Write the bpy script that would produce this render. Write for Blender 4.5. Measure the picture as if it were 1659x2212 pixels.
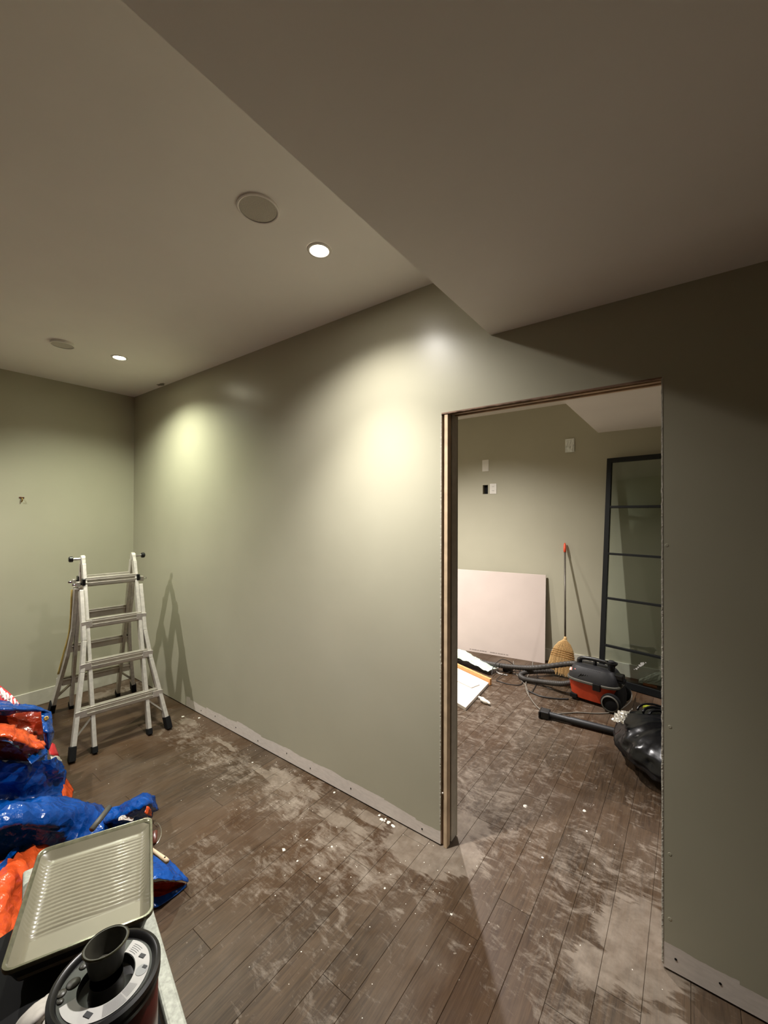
import bpy, bmesh, math, random
from mathutils import Vector, Matrix, noise
random.seed(7)
PI = math.pi
SC = bpy.context.scene
COL = SC.collection
for o in list(bpy.data.objects): bpy.data.objects.remove(o)

# ------------------------------------------------------------------ camera
F = 887.2476; YAW, PITCH, ROLL = -0.6396, 0.0060, 0.0032
CAM = Vector((4.3701, -1.7644, 1.60))
_cy, _sy, _cp, _sp = math.cos(YAW), math.sin(YAW), math.cos(PITCH), math.sin(PITCH)
FW = Vector((_sy*_cp, _cy*_cp, _sp)); _r = Vector((_cy, -_sy, 0)); _u = _r.cross(FW)
RT = _r*math.cos(ROLL)+_u*math.sin(ROLL); UP = -_r*math.sin(ROLL)+_u*math.cos(ROLL)
cd = bpy.data.cameras.new('camera'); cam = bpy.data.objects.new('camera', cd); COL.objects.link(cam)
cd.sensor_fit = 'HORIZONTAL'; cd.sensor_width = 36; cd.lens = F/1659*36; cd.clip_start = .02
cam.matrix_world = Matrix((( RT.x, UP.x, -FW.x, CAM.x), (RT.y, UP.y, -FW.y, CAM.y), (RT.z, UP.z, -FW.z, CAM.z), (0, 0, 0, 1)))
SC.camera = cam
# ------------------------------------------------------------------ world, exposure
W = bpy.data.worlds.new('world'); SC.world = W; W.use_nodes = True
W.node_tree.nodes['Background'].inputs[0].default_value = (.0, .0, .0, 1)
W.node_tree.nodes['Background'].inputs[1].default_value = 0
SC.view_settings.view_transform = 'Standard'; SC.view_settings.look = 'None'
SC.view_settings.exposure = 0.84; SC.view_settings.gamma = 1; SC.view_settings.use_curve_mapping = False
# downlights: (x, y, ceiling z, colour, watts)   the recessed lamps of both rooms, plus one added fill
H, HB, XB = 2.743, 2.408, 3.653
H2, HB2, XB2 = 2.80, 2.45, 3.614
D1, D2, DH, D = 3.404, 4.2914, 2.091, 2.95
WT = .105
WARM = (1.0, .965, .925); GREEN = (.95, 1.0, .80); PINK = (1.0, .95, .92)
# (x, y, z, colour, wide spill W, main beam W, beam angle, shown)
LAMPS = [(3.087, -.514, H, WARM, 56, 150, 92, 1), (1.026, -.517, H, GREEN, 68, 22, 100, 1), (1.02, -2.0, H, WARM, 92, 22, 104, 0),
         (2.35, 1.5, H2, PINK, 160, 130, 104, 0), (.9, 1.5, H2, PINK, 120, 90, 104, 0), (5.3, 1.9, HB2, PINK, 50, 36, 104, 0)]  # last one is an unseen fill, added for more bounce in the next room

def at(px, py, z):                      # a point of the photograph at a height above the floor
    d = FW + RT*(px-829.5)/F - UP*(py-1106)/F
    t = (z-CAM.z)/d.z
    return CAM + d*t
def aty(px, py, y):
    d = FW + RT*(px-829.5)/F - UP*(py-1106)/F
    return CAM + d*((y-CAM.y)/d.y)

# ------------------------------------------------------------------ materials
def lin(c):
    return tuple((v/255/12.92 if v/255 <= .04045 else ((v/255+.055)/1.055)**2.4) for v in c)+(1,)
class NT:
    def __init__(s, name):
        s.m = bpy.data.materials.new(name); s.m.use_nodes = True; s.t = s.m.node_tree
        s.b = s.t.nodes['Principled BSDF']; s.out = s.t.nodes['Material Output']
    def n(s, kind, **kw):
        x = s.t.nodes.new(kind)
        for k, v in kw.items(): setattr(x, k, v)
        return x
    def l(s, a, b): s.t.links.new(a, b)
    def math(s, op, a, b=None, clamp=False):
        x = s.n('ShaderNodeMath', operation=op); x.use_clamp = clamp
        for i, v in enumerate((a, b)):
            if v is None: continue
            if isinstance(v, (int, float)): x.inputs[i].default_value = v
            else: s.l(v, x.inputs[i])
        return x.outputs[0]
    def pos(s): return s.n('ShaderNodeNewGeometry').outputs['Position']
    def scale(s, v, sc, off=None):
        x = s.n('ShaderNodeMapping'); x.inputs['Scale'].default_value = sc; s.l(v, x.inputs[0])
        if off: x.inputs['Location'].default_value = off
        return x.outputs[0]
    def noise(s, v, sc, det=4, rough=.5, dist=0):
        x = s.n('ShaderNodeTexNoise'); s.l(v, x.inputs['Vector'])
        x.inputs['Scale'].default_value = sc; x.inputs['Detail'].default_value = det
        x.inputs['Roughness'].default_value = rough; x.inputs['Distortion'].default_value = dist
        return x.outputs[0]
    def mr(s, v, a, b, c=0, d=1):
        x = s.n('ShaderNodeMapRange'); s.l(v, x.inputs[0])
        for i, q in enumerate((a, b, c, d)): x.inputs[i+1].default_value = q
        return x.outputs[0]
    def mix(s, f, a, b):
        x = s.n('ShaderNodeMix', data_type='RGBA')
        for sock, v in ((x.inputs[0], f), (x.inputs[6], a), (x.inputs[7], b)):
            if isinstance(v, (int, float)): sock.default_value = v
            elif isinstance(v, tuple): sock.default_value = v
            else: s.l(v, sock)
        return x.outputs[2]
    def bump(s, h, strength=.2, dist=.01):
        x = s.n('ShaderNodeBump'); x.inputs['Strength'].default_value = strength; x.inputs['Distance'].default_value = dist
        s.l(h, x.inputs['Height']); s.l(x.outputs[0], s.b.inputs['Normal'])
    def set(s, **kw):
        for k, v in kw.items(): s.b.inputs[k.replace('_', ' ')].default_value = v
MATS = {}
def mat(name, rgb, rough=.5, metal=0, var=.12, nscale=30, bump=0, spec=.5, **kw):
    if name in MATS: return MATS[name]
    a = NT(name); c = lin(rgb); p = a.pos()
    n = a.noise(p, nscale, 4)
    dark = tuple(v*(1-var) for v in c[:3])+(1,); lite = tuple(min(1, v*(1+var)) for v in c[:3])+(1,)
    a.l(a.mix(a.mr(n, .3, .7), dark, lite), a.b.inputs['Base Color'])
    a.set(Roughness=rough, Metallic=metal, Specular_IOR_Level=spec, **kw)
    if bump: a.bump(n, bump)
    MATS[name] = a.m; return a.m

def wall_paint(name, primer=False, sheen=.30, x0=1.02):
    a = NT(name); p = a.pos(); n = a.noise(p, 2.2, 3)
    base = a.mix(a.mr(n, .3, .7), lin((172, 168, 147)), lin((177, 173, 152)))
    rough = a.mr(a.noise(p, 1.3, 3, dist=.6), .35, .65, sheen-.015, sheen+.025)
    if primer:
        sep = a.n('ShaderNodeSeparateXYZ'); a.l(p, sep.inputs[0])
        x, z = sep.outputs[0], sep.outputs[2]
        v = a.scale(p, (1, 1, .01))
        edge = a.math('ADD', a.math('MULTIPLY', a.noise(v, 3.2, 1, .4), .05), a.math('MULTIPLY', a.noise(v, 30, 2), .008))
        step = a.n('ShaderNodeTexVoronoi', voronoi_dimensions='1D'); a.l(x, step.inputs['W']); step.inputs['Scale'].default_value = 3.6
        sr = a.n('ShaderNodeSeparateColor'); a.l(step.outputs['Color'], sr.inputs[0])
        edge = a.math('ADD', edge, a.math('MULTIPLY', sr.outputs[0], .022))
        edge = a.math('ADD', edge, .043)
        m = a.math('LESS_THAN', z, edge)
        m = a.math('MULTIPLY', m, a.math('GREATER_THAN', x, x0))
        n2 = a.noise(a.scale(p, (8, 8, 30)), 3, 4)
        base = a.mix(m, base, a.mix(a.mr(n2, .3, .7), lin((208, 198, 188)), lin((222, 212, 202))))
        rough = a.math('ADD', rough, a.math('MULTIPLY', m, .5))
    a.l(base, a.b.inputs['Base Color']); a.l(rough, a.b.inputs['Roughness'])
    f = a.noise(p, 260, 2); a.bump(f, .035, .002)
    a.set(Specular_IOR_Level=.42)
    MATS[name] = a.m; return a.m
M_WALL = wall_paint('sage_paint', False, .42)
M_WALLP = wall_paint('sage_paint_primer', True, .33)
M_CEIL = mat('ceiling_white', (238, 234, 226), .85, var=.02, nscale=3, spec=.2)
M_CEIL2 = mat('ceiling_white_next_room', (238, 232, 224), .85, var=.02, nscale=3, spec=.2)
M_BASE = mat('baseboard_white', (196, 192, 176), .4, var=.05)
M_WOOD = mat('bare_pine', (206, 182, 150), .7, var=.2, nscale=14)
M_WOODD = mat('brown_stud', (142, 114, 94), .75, var=.25, nscale=14)
M_GYP = mat('gypsum_edge', (186, 180, 166), .95, var=.18, nscale=90, bump=.5)
M_BOARD = mat('drywall_paper', (206, 191, 181), .8, var=.03, nscale=5)
M_GREY = mat('grey_back_paper', (200, 196, 182), .8, var=.08)
M_DARK = mat('gap_shade', (14, 13, 12), .9)
M_ALU = mat('aluminium', (205, 200, 190), .38, .35, var=.12, nscale=45)
M_ALUD = mat('aluminium_brushed', (190, 184, 172), .32, .6, var=.08, nscale=20)
M_CHROME = mat('chrome', (225, 225, 222), .15, 1, var=.05)
M_YEL = mat('yellow_hose_strip', (196, 172, 96), .6)
M_BLK = mat('black_plastic', (13, 13, 14), .34, var=.2)
M_BLKM = mat('black_matte', (11, 11, 12), .75, var=.2, spec=.25)
M_SOOT = mat('black_steel', (13, 16, 17), .5, 0, spec=.3)
M_WHITE = mat('white_plastic', (226, 222, 212), .4, var=.03)
M_VORG = mat('vacuum_orange', (190, 66, 34), .38, var=.12, nscale=18)
M_VGRY = mat('vacuum_grey', (34, 34, 36), .5, var=.2)
M_VRIM = mat('vacuum_rim', (84, 82, 74), .5)
M_HOSE = mat('hose_black', (58, 54, 50), .55, var=.25, nscale=12)
M_CORD = mat('cord_grey', (120, 114, 104), .5)
M_CORDB = mat('cord_black', (40, 37, 35), .5)
M_STRAW = mat('broom_straw', (190, 156, 104), .85, var=.3, nscale=120)
M_STRING = mat('broom_string', (150, 104, 48), .9)
M_ORG = mat('orange_grip', (232, 84, 48), .45, var=.05)
M_HANDLE = mat('grey_handle', (104, 98, 88), .4, .3)
M_FOAM = mat('white_foam', (226, 220, 208), .7, var=.04)
M_PANEL = mat('white_panel', (218, 210, 200), .4, var=.02)
M_OAK = mat('light_wood_edge', (226, 164, 104), .55, var=.12, nscale=25)
M_TRAY = mat('wet_sage_paint', (124, 119, 100), .34, var=.05, nscale=14, spec=.4, Coat_Weight=.55, Coat_Roughness=.06)
M_POOL = mat('sage_paint_pool', (124, 119, 100), .42, var=.04, nscale=14, spec=.35)
M_TRAYR = mat('tray_rim', (100, 98, 78), .22, .25, var=.25, nscale=60)
M_RAIL = mat('speckled_rail', (160, 162, 150), .55, .1, var=.22, nscale=120)
M_RED = mat('can_dark_red', (88, 20, 20), .32, var=.15)
M_LABEL = mat('label_paper', (182, 180, 175), .55, var=.04)
M_LABELG = mat('label_grey', (150, 152, 150), .55, var=.05)
M_INK = mat('label_ink', (44, 44, 46), .6)
M_CUP = mat('cup_grey', (62, 60, 52), .4, var=.3, nscale=40)
M_RAG = mat('grey_rag', (176, 170, 162), .9, var=.1, nscale=30, bump=.2)
M_BAG = mat('black_bag', (7, 8, 11), .27, var=.4, nscale=9, spec=.32)
M_FILM = mat('clear_film', (226, 230, 224), .12, var=.05, nscale=30)
M_GFILM = mat('green_film', (196, 214, 196), .2, var=.12, nscale=14)
M_CARD = mat('brown_card', (150, 84, 40), .7)
M_YG = mat('yellow_green', (150, 158, 40), .5)
M_BROWNH = mat('brush_brown', (84, 40, 28), .35)
M_PRED = mat('bag_red', (214, 50, 56), .35, var=.1)
M_PRINT = mat('bag_white', (246, 226, 222), .45, var=.02)
M_SMEAR = mat('ceiling_smear', (128, 122, 106), .8)
def emis(name, c, s):
    a = NT(name); a.set(Base_Color=(1, 1, 1, 1), Emission_Color=c+(1,), Emission_Strength=s); return a.m
M_LED1 = emis('led_warm', (1, .93, .82), 90); M_LED2 = emis('led_yellow', (1, .95, .70), 70)
def glass():
    a = NT('glass'); t = a.n('ShaderNodeBsdfTransparent'); g = a.n('ShaderNodeBsdfGlossy'); g.inputs['Roughness'].default_value = .02
    t.inputs[0].default_value = (.86, .9, .88, 1)
    mx = a.n('ShaderNodeMixShader'); fr = a.n('ShaderNodeFresnel'); fr.inputs[0].default_value = 1.5
    a.l(fr.outputs[0], mx.inputs[0]); a.l(t.outputs[0], mx.inputs[1]); a.l(g.outputs[0], mx.inputs[2]); a.l(mx.outputs[0], a.out.inputs[0])
    return a.m
M_GLASS = glass()
def tarp_mat(name, c1, c2):
    a = NT(name); p = a.pos(); n = a.noise(p, 7, 5)
    a.l(a.mix(a.mr(n, .3, .7), lin(c1), lin(c2)), a.b.inputs['Base Color'])
    w = a.n('ShaderNodeVectorMath', operation='ADD'); nz = a.n('ShaderNodeTexNoise'); nz.inputs['Scale'].default_value = 5; a.l(p, nz.inputs['Vector'])
    sc = a.n('ShaderNodeVectorMath', operation='SCALE'); sc.inputs['Scale'].default_value = .25; a.l(nz.outputs['Color'], sc.inputs[0]); a.l(p, w.inputs[0]); a.l(sc.outputs[0], w.inputs[1])
    vo = a.n('ShaderNodeTexVoronoi'); vo.inputs['Scale'].default_value = 11; a.l(w.outputs[0], vo.inputs['Vector'])
    a.bump(a.math('ADD', vo.outputs['Distance'], a.math('MULTIPLY', a.noise(p, 24, 3), .4)), .75, .03)
    a.set(Roughness=.24, Specular_IOR_Level=.55); return a.m
M_BLUE = tarp_mat('tarp_blue', (0, 58, 132), (0, 76, 160))
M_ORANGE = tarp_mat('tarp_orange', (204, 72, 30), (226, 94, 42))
M_ORANGE_SHADE = tarp_mat('tarp_orange_shade', (140, 38, 16), (166, 50, 20))  # darker copy of the orange lining, fold shade put into the colour

def floor_mat(name, base_only=False):
    a = NT(name); p = a.pos()
    sep = a.n('ShaderNodeSeparateXYZ'); a.l(p, sep.inputs[0]); X, Y = sep.outputs[0], sep.outputs[1]
    oi = a.n('ShaderNodeObjectInfo'); rnd = oi.outputs['Random']
    cmb = a.n('ShaderNodeCombineXYZ'); a.l(a.math('MULTIPLY', rnd, 37), cmb.inputs[2])
    add = a.n('ShaderNodeVectorMath', operation='ADD'); a.l(p, add.inputs[0]); a.l(cmb.outputs[0], add.inputs[1])
    g = a.noise(a.scale(add.outputs[0], (46, 3.2, 5)), 1.6, 6, .6, .9)
    g2 = a.noise(a.scale(add.outputs[0], (160, 6, 5)), 2, 3)
    tone = a.math('ADD', a.math('MULTIPLY', g, .7), a.math('MULTIPLY', g2, .3))
    tone = a.math('ADD', tone, a.math('MULTIPLY', a.math('SUBTRACT', rnd, .5), .12))
    wood = a.mix(a.mr(tone, .32, .68), lin((42, 31, 21)), lin((80, 63, 46)))
    big = a.noise(p, 1.1, 2)
    wood = a.mix(a.mr(big, .4, .65, 0, .35), wood, lin((84, 58, 39)))
    def blob(cx, cy, rx, ry, k=1.0):
        dx = a.math('DIVIDE', a.math('SUBTRACT', X, cx), rx); dy = a.math('DIVIDE', a.math('SUBTRACT', Y, cy), ry)
        d = a.math('SQRT', a.math('ADD', a.math('MULTIPLY', dx, dx), a.math('MULTIPLY', dy, dy)))
        return a.mr(d, .2, 1.3, k, 0)
    def total(bl):
        r = None
        for b in bl:
            q = blob(*b); r = q if r is None else a.math('MAXIMUM', r, q)
        return r
    # loose plaster dust, smeared about
    R = total([(1.45, -.22, .55, .2, .9), (2.0, -.25, .5, .22, 1), (2.6, -.22, .6, .25, 1.1), (3.1, -.3, .6, .3, 1), (3.4, .5, .7, .8, .95), (3.2, 1.4, .9, 1.1, .8),
               (2.55, -.72, .25, .16, .85), (4.1, .3, .6, .7, .75), (4.1, -.2, .4, .3, .75), (.25, -.2, .4, .25, .9), (3.0, -.6, .9, .4, .55)])
    n1 = a.noise(p, 9, 9, .74, 1.1); n2 = a.noise(a.scale(p, (4, 15, 1)), 3.0, 7, .68, 1.0)
    nn = a.math('ADD', a.math('MULTIPLY', n1, .6), a.math('MULTIPLY', n2, .4))
    dust = a.mr(a.math('ADD', nn, a.math('MULTIPLY', R, .17)), .58, .80)
    dust = a.math('MULTIPLY', dust, .72)
    haze = a.math('MULTIPLY', a.mr(a.noise(p, 2.5, 5, .6, .5), .42, .7), .16)
    dust = a.math('MAXIMUM', dust, haze)
    spots = a.mr(a.noise(p, 42, 2, .4), .74, .78); dust = a.math('MAXIMUM', dust, a.math('MULTIPLY', spots, .6))
    # skim of dried compound with definite borders
    S = total([(3.34, .03, .36, .16, 1.25), (3.36, -.11, .26, .12, 1.2), (2.35, -.16, .4, .07, 1.0), (2.9, -.17, .3, .07, .95), (3.02, -.06, .2, .06, 1), (3.52, -.02, .14, .16, 1.0), (3.44, .22, .2, .16, 1.0), (4.22, .05, .19, .30, 1.3),
               (4.1, -.14, .14, .14, 1), (4.33, -.22, .22, .15, .9), (2.6, -.12, .16, .05, 1), (2.35, -.1, .25, .05, .95), (1.75, -.12, .5, .045, .75), (1.3, -.12, .2, .08, .9), (4.25, .62, .1, .2, .55), (.22, -.35, .15, .2, .9)])
    n3 = a.noise(a.scale(p, (1, 1, 1)), 3.4, 3, .5, .4); n4 = a.noise(a.scale(p, (2.2, 9, 1)), 5, 3, .5, .5)
    sk = a.math('ADD', S, a.math('MULTIPLY', a.math('SUBTRACT', n3, .5), .8)); sk = a.math('ADD', sk, a.math('MULTIPLY', a.math('SUBTRACT', n4, .5), .85))
    skim = a.math('MULTIPLY', a.mr(sk, .58, .70), a.mr(a.noise(p, 16, 5, .6), .35, .65, .34, .60))
    allm = a.math('MAXIMUM', dust, skim)
    col = a.mix(allm, wood, a.mix(a.mr(n1, .3, .7), lin((132, 120, 106)), lin((164, 152, 138))))
    if base_only:
        J = total([(2.6, -.25, .9, .35, 1.1), (3.4, .3, .9, .8, 1.0), (4.1, .2, .5, .8, .8)])
        jj = a.mr(a.math('ADD', a.noise(p, 6, 4), a.math('MULTIPLY', J, .3)), .52, .68)
        col = a.mix(jj, lin((46, 38, 30)), lin((190, 178, 162)))
    a.l(col, a.b.inputs['Base Color'])
    rg = a.math('ADD', a.mr(n1, .3, .7, .36, .50), a.math('MULTIPLY', allm, .35)); a.l(rg, a.b.inputs['Roughness'])
    a.bump(a.math('ADD', a.math('MULTIPLY', tone, .5), allm), .12, .003)
    a.set(Specular_IOR_Level=.24)
    return a.m
M_FLOOR = floor_mat('plank_floor'); M_FBASE = floor_mat('plank_joint', True)

# ------------------------------------------------------------------ mesh helpers
class MB:
    def __init__(s): s.v = []; s.f = []; s.mi = []; s.cur = 0
    def add(s, vs, fs):
        b = len(s.v); s.v += [Vector(v) for v in vs]; s.f += [tuple(i+b for i in f) for f in fs]; s.mi += [s.cur]*len(fs); return s
    def box(s, a, b):
        (x0, y0, z0), (x1, y1, z1) = a, b
        return s.hexa([(x0, y0, z0), (x1, y0, z0), (x1, y1, z0), (x0, y1, z0), (x0, y0, z1), (x1, y0, z1), (x1, y1, z1), (x0, y1, z1)])
    def hexa(s, v): return s.add(v, [(3, 2, 1, 0), (4, 5, 6, 7), (0, 1, 5, 4), (1, 2, 6, 5), (2, 3, 7, 6), (3, 0, 4, 7)])
    def obox(s, c, ax, half):           # oriented box
        c = Vector(c); A = [Vector(q).normalized()*h for q, h in zip(ax, half)]
        sg = [(-1, -1, -1), (1, -1, -1), (1, 1, -1), (-1, 1, -1), (-1, -1, 1), (1, -1, 1), (1, 1, 1), (-1, 1, 1)]
        return s.hexa([c+A[0]*i+A[1]*j+A[2]*k for i, j, k in sg])
    def bar(s, p, q, w, d, side=None):   # rectangular bar from p to q; w along side, d across it
        p, q = Vector(p), Vector(q); t = (q-p).normalized(); sd = Vector(side or (0, 1, 0)); sd = (sd-t*sd.dot(t)).normalized(); up = t.cross(sd)
        return s.obox((p+q)/2, (t, sd, up), ((q-p).length/2, w/2, d/2))
    def tube(s, pts, r, n=10, cap=True):
        pts = [Vector(p) for p in pts]; rs = r if isinstance(r, (list, tuple)) else [r]*len(pts)
        t0 = (pts[1]-pts[0]).normalized(); nrm = t0.orthogonal().normalized(); vs = []; fs = []
        for i, p in enumerate(pts):
            t = ((pts[min(i+1, len(pts)-1)]-pts[max(i-1, 0)])).normalized()
            nrm = (nrm-t*nrm.dot(t)).normalized(); b = t.cross(nrm)
            for k in range(n):
                a = 2*PI*k/n; vs.append(p+(nrm*math.cos(a)+b*math.sin(a))*rs[i])
        for i in range(len(pts)-1):
            for k in range(n): fs.append((i*n+k, i*n+(k+1) % n, (i+1)*n+(k+1) % n, (i+1)*n+k))
        if cap: fs += [tuple(range(n))[::-1], tuple((len(pts)-1)*n+k for k in range(n))]
        return s.add(vs, fs)
    def lathe(s, c, prof, n=32, ax=(0, 0, 1), cap=True):
        c = Vector(c); ax = Vector(ax).normalized(); u = ax.orthogonal().normalized(); w = ax.cross(u); vs = []; fs = []
        for r, h in prof:
            for k in range(n):
                a = 2*PI*k/n; vs.append(c+ax*h+(u*math.cos(a)+w*math.sin(a))*r)
        m = len(prof)
        for i in range(m-1):
            for k in range(n): fs.append((i*n+k, i*n+(k+1) % n, (i+1)*n+(k+1) % n, (i+1)*n+k))
        if cap: fs += [tuple(range(n))[::-1], tuple((m-1)*n+k for k in range(n))]
        return s.add(vs, fs)
    def loft(s, rings, cap=True):
        n = len(rings[0]); vs = [v for r in rings for v in r]; fs = []
        for i in range(len(rings)-1):
            for k in range(n): fs.append((i*n+k, i*n+(k+1) % n, (i+1)*n+(k+1) % n, (i+1)*n+k))
        if cap: fs += [tuple(range(n))[::-1], tuple((len(rings)-1)*n+k for k in range(n))]
        return s.add(vs, fs)
    def build(s, name, m, parent=None, smooth=False, bevel=0, kind=None, label=None, solid=0, auto=None):
        org = parent.get('_org') if parent else None
        org = Vector(org) if org is not None else Vector((0, 0, 0))
        me = bpy.data.meshes.new(name); me.from_pydata([tuple(v-org) for v in s.v], [], s.f)
        ms = m if isinstance(m, (list, tuple)) else [m]
        for q in ms: me.materials.append(q)
        if len(ms) > 1: me.polygons.foreach_set('material_index', s.mi)
        me.validate(); me.update()
        bm = bmesh.new(); bm.from_mesh(me); bmesh.ops.recalc_face_normals(bm, faces=bm.faces)
        bm.to_mesh(me); bm.free()
        if smooth:
            me.polygons.foreach_set('use_smooth', [True]*len(me.polygons))
            if auto is not None: me.set_sharp_from_angle(angle=math.radians(auto))
        o = bpy.data.objects.new(name, me); COL.objects.link(o)
        if parent: o.parent = parent; o['_org'] = tuple(org)
        if kind: o['kind'] = kind
        if label: o['label'] = label
        if bevel:
            b = o.modifiers.new('bevel', 'BEVEL'); b.width = bevel; b.segments = 2; b.limit_method = 'ANGLE'
        if solid:
            b = o.modifiers.new('solid', 'SOLIDIFY'); b.thickness = solid; b.offset = 0
        return o
def thing(name, label, cat, loc, group=None):
    o = bpy.data.objects.new(name, None); COL.objects.link(o); o.location = loc; o['_org'] = tuple(loc)
    o.empty_display_size = .05; o['label'] = label; o['category'] = cat
    if group: o['group'] = group
    return o
def tag(o, label, cat, group=None):
    o['label'] = label; o['category'] = cat
    if group: o['group'] = group
    return o
def cr(p, t):                           # Catmull-Rom through p, t in 0..len-1
    n = len(p)-1; i = min(int(t), n-1); f = t-i
    a = p[i-1] if i > 0 else p[0]*2-p[1]; b = p[i]; c = p[i+1]; d = p[i+2] if i+2 <= n else p[n]*2-p[n-1]
    return .5*((2*b)+(c-a)*f+(2*a-5*b+4*c-d)*f*f+(3*b-a-3*c+d)*f**3)
def spline(pts, k=6):
    pts = [Vector(p) for p in pts]; n = len(pts)-1
    return [cr(pts, i/k) for i in range(n*k+1)]
def sheet(mb, rows, k=8, amp=.012, freq=9, seed=0, fine=.004):
    R = [[Vector(p) for p in r] for r in rows]; nu = len(R)-1; nv = len(R[0])-1; g = []
    for i in range(nu*k+1):
        col = [cr([R[a][b] for a in range(nu+1)], i/k) for b in range(nv+1)]
        g.append([cr(col, j/k) for j in range(nv*k+1)])
    vs = []; NU = len(g); NV = len(g[0])
    for i in range(NU):
        for j in range(NV):
            p = g[i][j]; du = g[min(i+1, NU-1)][j]-g[max(i-1, 0)][j]; dv = g[i][min(j+1, NV-1)]-g[i][max(j-1, 0)]
            n = du.cross(dv); n = n.normalized() if n.length > 1e-9 else Vector((0, 0, 1))
            if n.z < 0: n = -n
            q = p*freq+Vector((seed*3.7, seed, 0))
            h = (1-2*abs(noise.noise(q)))*amp+(1-2*abs(noise.noise(q*2.7)))*amp*.4+noise.noise(q*7)*fine
            pp = p+n*h
            if pp.z < .004: pp.z = .004+random.random()*.002
            vs.append(pp)
    mb.add(vs, [(i*NV+j, i*NV+j+1, (i+1)*NV+j+1, (i+1)*NV+j) for i in range(NU-1) for j in range(NV-1)])
    return mb

# ------------------------------------------------------------------ the setting
YR, XR = -7.5, 10.0                       # unseen rear and right limits, set far out to dim the bounced light
def quadbox(name, a, b, m, parent=None, kind='structure', **kw):
    return MB().box(a, b).build(name, m, parent, kind=kind if parent is None else None, **kw)
quadbox('wall_left', (-.12, YR, 0), (0, WT-.1, H2+.1), M_WALL)
bb = MB().box((0, YR, 0), (.014, -.001, .125)); bb.build('baseboard_left', M_BASE, kind='structure', bevel=.003)
quadbox('wall_rear', (-.12, YR-.12, 0), (XR+.12, YR, H2+.1), M_WALL)
quadbox('wall_right', (XR, YR, 0), (XR+.12, D, H2+.1), M_WALL)
quadbox('wall_side', (-.12, WT, 0), (0, D, H2+.1), M_WALL)
# middle wall with the rough doorway: front gypsum sheets, framing, back sheets
mw = MB().box((0, 0, .008), (D1, .0127, H)).box((D2, 0, .008), (XR, .0127, H)).box((D1, 0, DH), (D2, .0127, H)).build('wall_middle', M_WALLP, kind='structure')
mw['_org'] = (0, 0, 0)
MB().box((0, WT-.0127, .006), (D1+.036, WT, H2)).box((D2+.002, WT-.0127, .006), (XR, WT, H2)).box((D1+.036, WT-.0127, DH+.004), (D2+.002, WT, H2)).build('back_sheet', [M_WALL], mw)
MB().box((D1+.012, .042, .012), (D1+.036, WT-.0128, DH)).build('jamb_panel', M_GREY, mw, label='grey painted board lining the jamb')
MB().box((D1+.014, .003, 0), (D1+.032, .036, DH+.001)).build('jamb_stud', M_WOOD, mw, bevel=.001, label='bare pine strip standing in the jamb')
MB().box((D1-.05, .0135, 0), (D1+.013, WT-.014, DH+.05)).build('stud', M_WOODD, mw)
MB().box((0, .0128, 0), (D1-.05, WT-.0128, .006)).build('gap_shade_strip', M_DARK, mw)  # near-black strip stands in for the shade in the gap under the sheets
MB().box((D2+.001, .0128, 0), (XR, WT-.0128, .006)).build('gap_shade_strip', M_DARK, mw)
MB().box((D2+.001, .0135, .006), (D2+.04, WT-.0135, DH+.04)).build('stud', M_WOODD, mw)
for i, (y0, y1, dz, m) in enumerate([(.0135, .034, .004, M_WOODD), (.037, .056, -.002, M_WOOD), (.059, .075, .004, M_WOODD), (.077, .0915, -.004, M_WOOD)]):
    MB().box((D1-.002 if i else D1+.0, y0, DH+dz), (D2+.0005, y1, DH+.04)).build('header_board', m, mw, bevel=.001)
# ragged chalky edges of the cut sheets
def ragged(p0, p1, w, d, n, axis, seed):
    rnd = random.Random(seed); mb = MB(); p0, p1 = Vector(p0), Vector(p1); rings = []
    for i in range(n+1):
        p = p0.lerp(p1, i/n); a = w*(.5+rnd.random()); b = d
        if axis == 'x': rings.append([p+Vector((-a, 0, 0)), p+Vector((-a*.6, b, 0)), p+Vector((.003, b, 0)), p+Vector((.003, -.0008, 0)), p+Vector((-a*.3, -.0008, 0))])
        else: rings.append([p+Vector((0, 0, -a)), p+Vector((0, b, -a*.6)), p+Vector((0, b, .003)), p+Vector((0, -.0008, .003)), p+Vector((0, -.0008, -a*.3))])
    return mb.loft(rings)
ragged((D2, 0, .02), (D2, 0, DH), .0022, .0125, 160, 'x', 3).build('cut_edge', M_GYP, mw, label='ragged chalky cut edge of the right jamb')
ragged((D1, 0, DH), (D2, 0, DH), .0035, .0125, 60, 'z', 5).build('cut_edge', M_WOODD, mw, label='torn brown cut edge above the doorway')
crk = MB(); 
crk.box((D1-.004, -.0012, .1), (D1+.001, .0005, 2.08)); crk.build('cut_edge', M_GYP, mw)
for x in (1.25, 1.45, 1.72, 1.98, 2.28, 2.5, 2.83, 3.3, 4.33, 4.45, 4.62):
    MB().lathe((x, .0004, .045+.01*math.sin(x*9)), [(.004, 0), (.004, .0016)], 8, (0, -1, 0)).build('screw_hole', M_BLKM, mw)
for px, py in ((1440, 1178), (1447, 1570), (1447, 1845), (1447, 1985), (952, 1433)):
    p = aty(px, py, 0); MB().lathe((p.x, .0005, p.z), [(.007, 0), (.005, .0012)], 8, (0, -1, 0)).build('screw_dimple', M_WALL, mw)
p = aty(956, 1713, 0); MB().lathe((p.x, .001, p.z), [(.004, 0), (.003, .004)], 8, (0, -1, 0)).build('plaster_speck', M_FOAM, mw)
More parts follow.
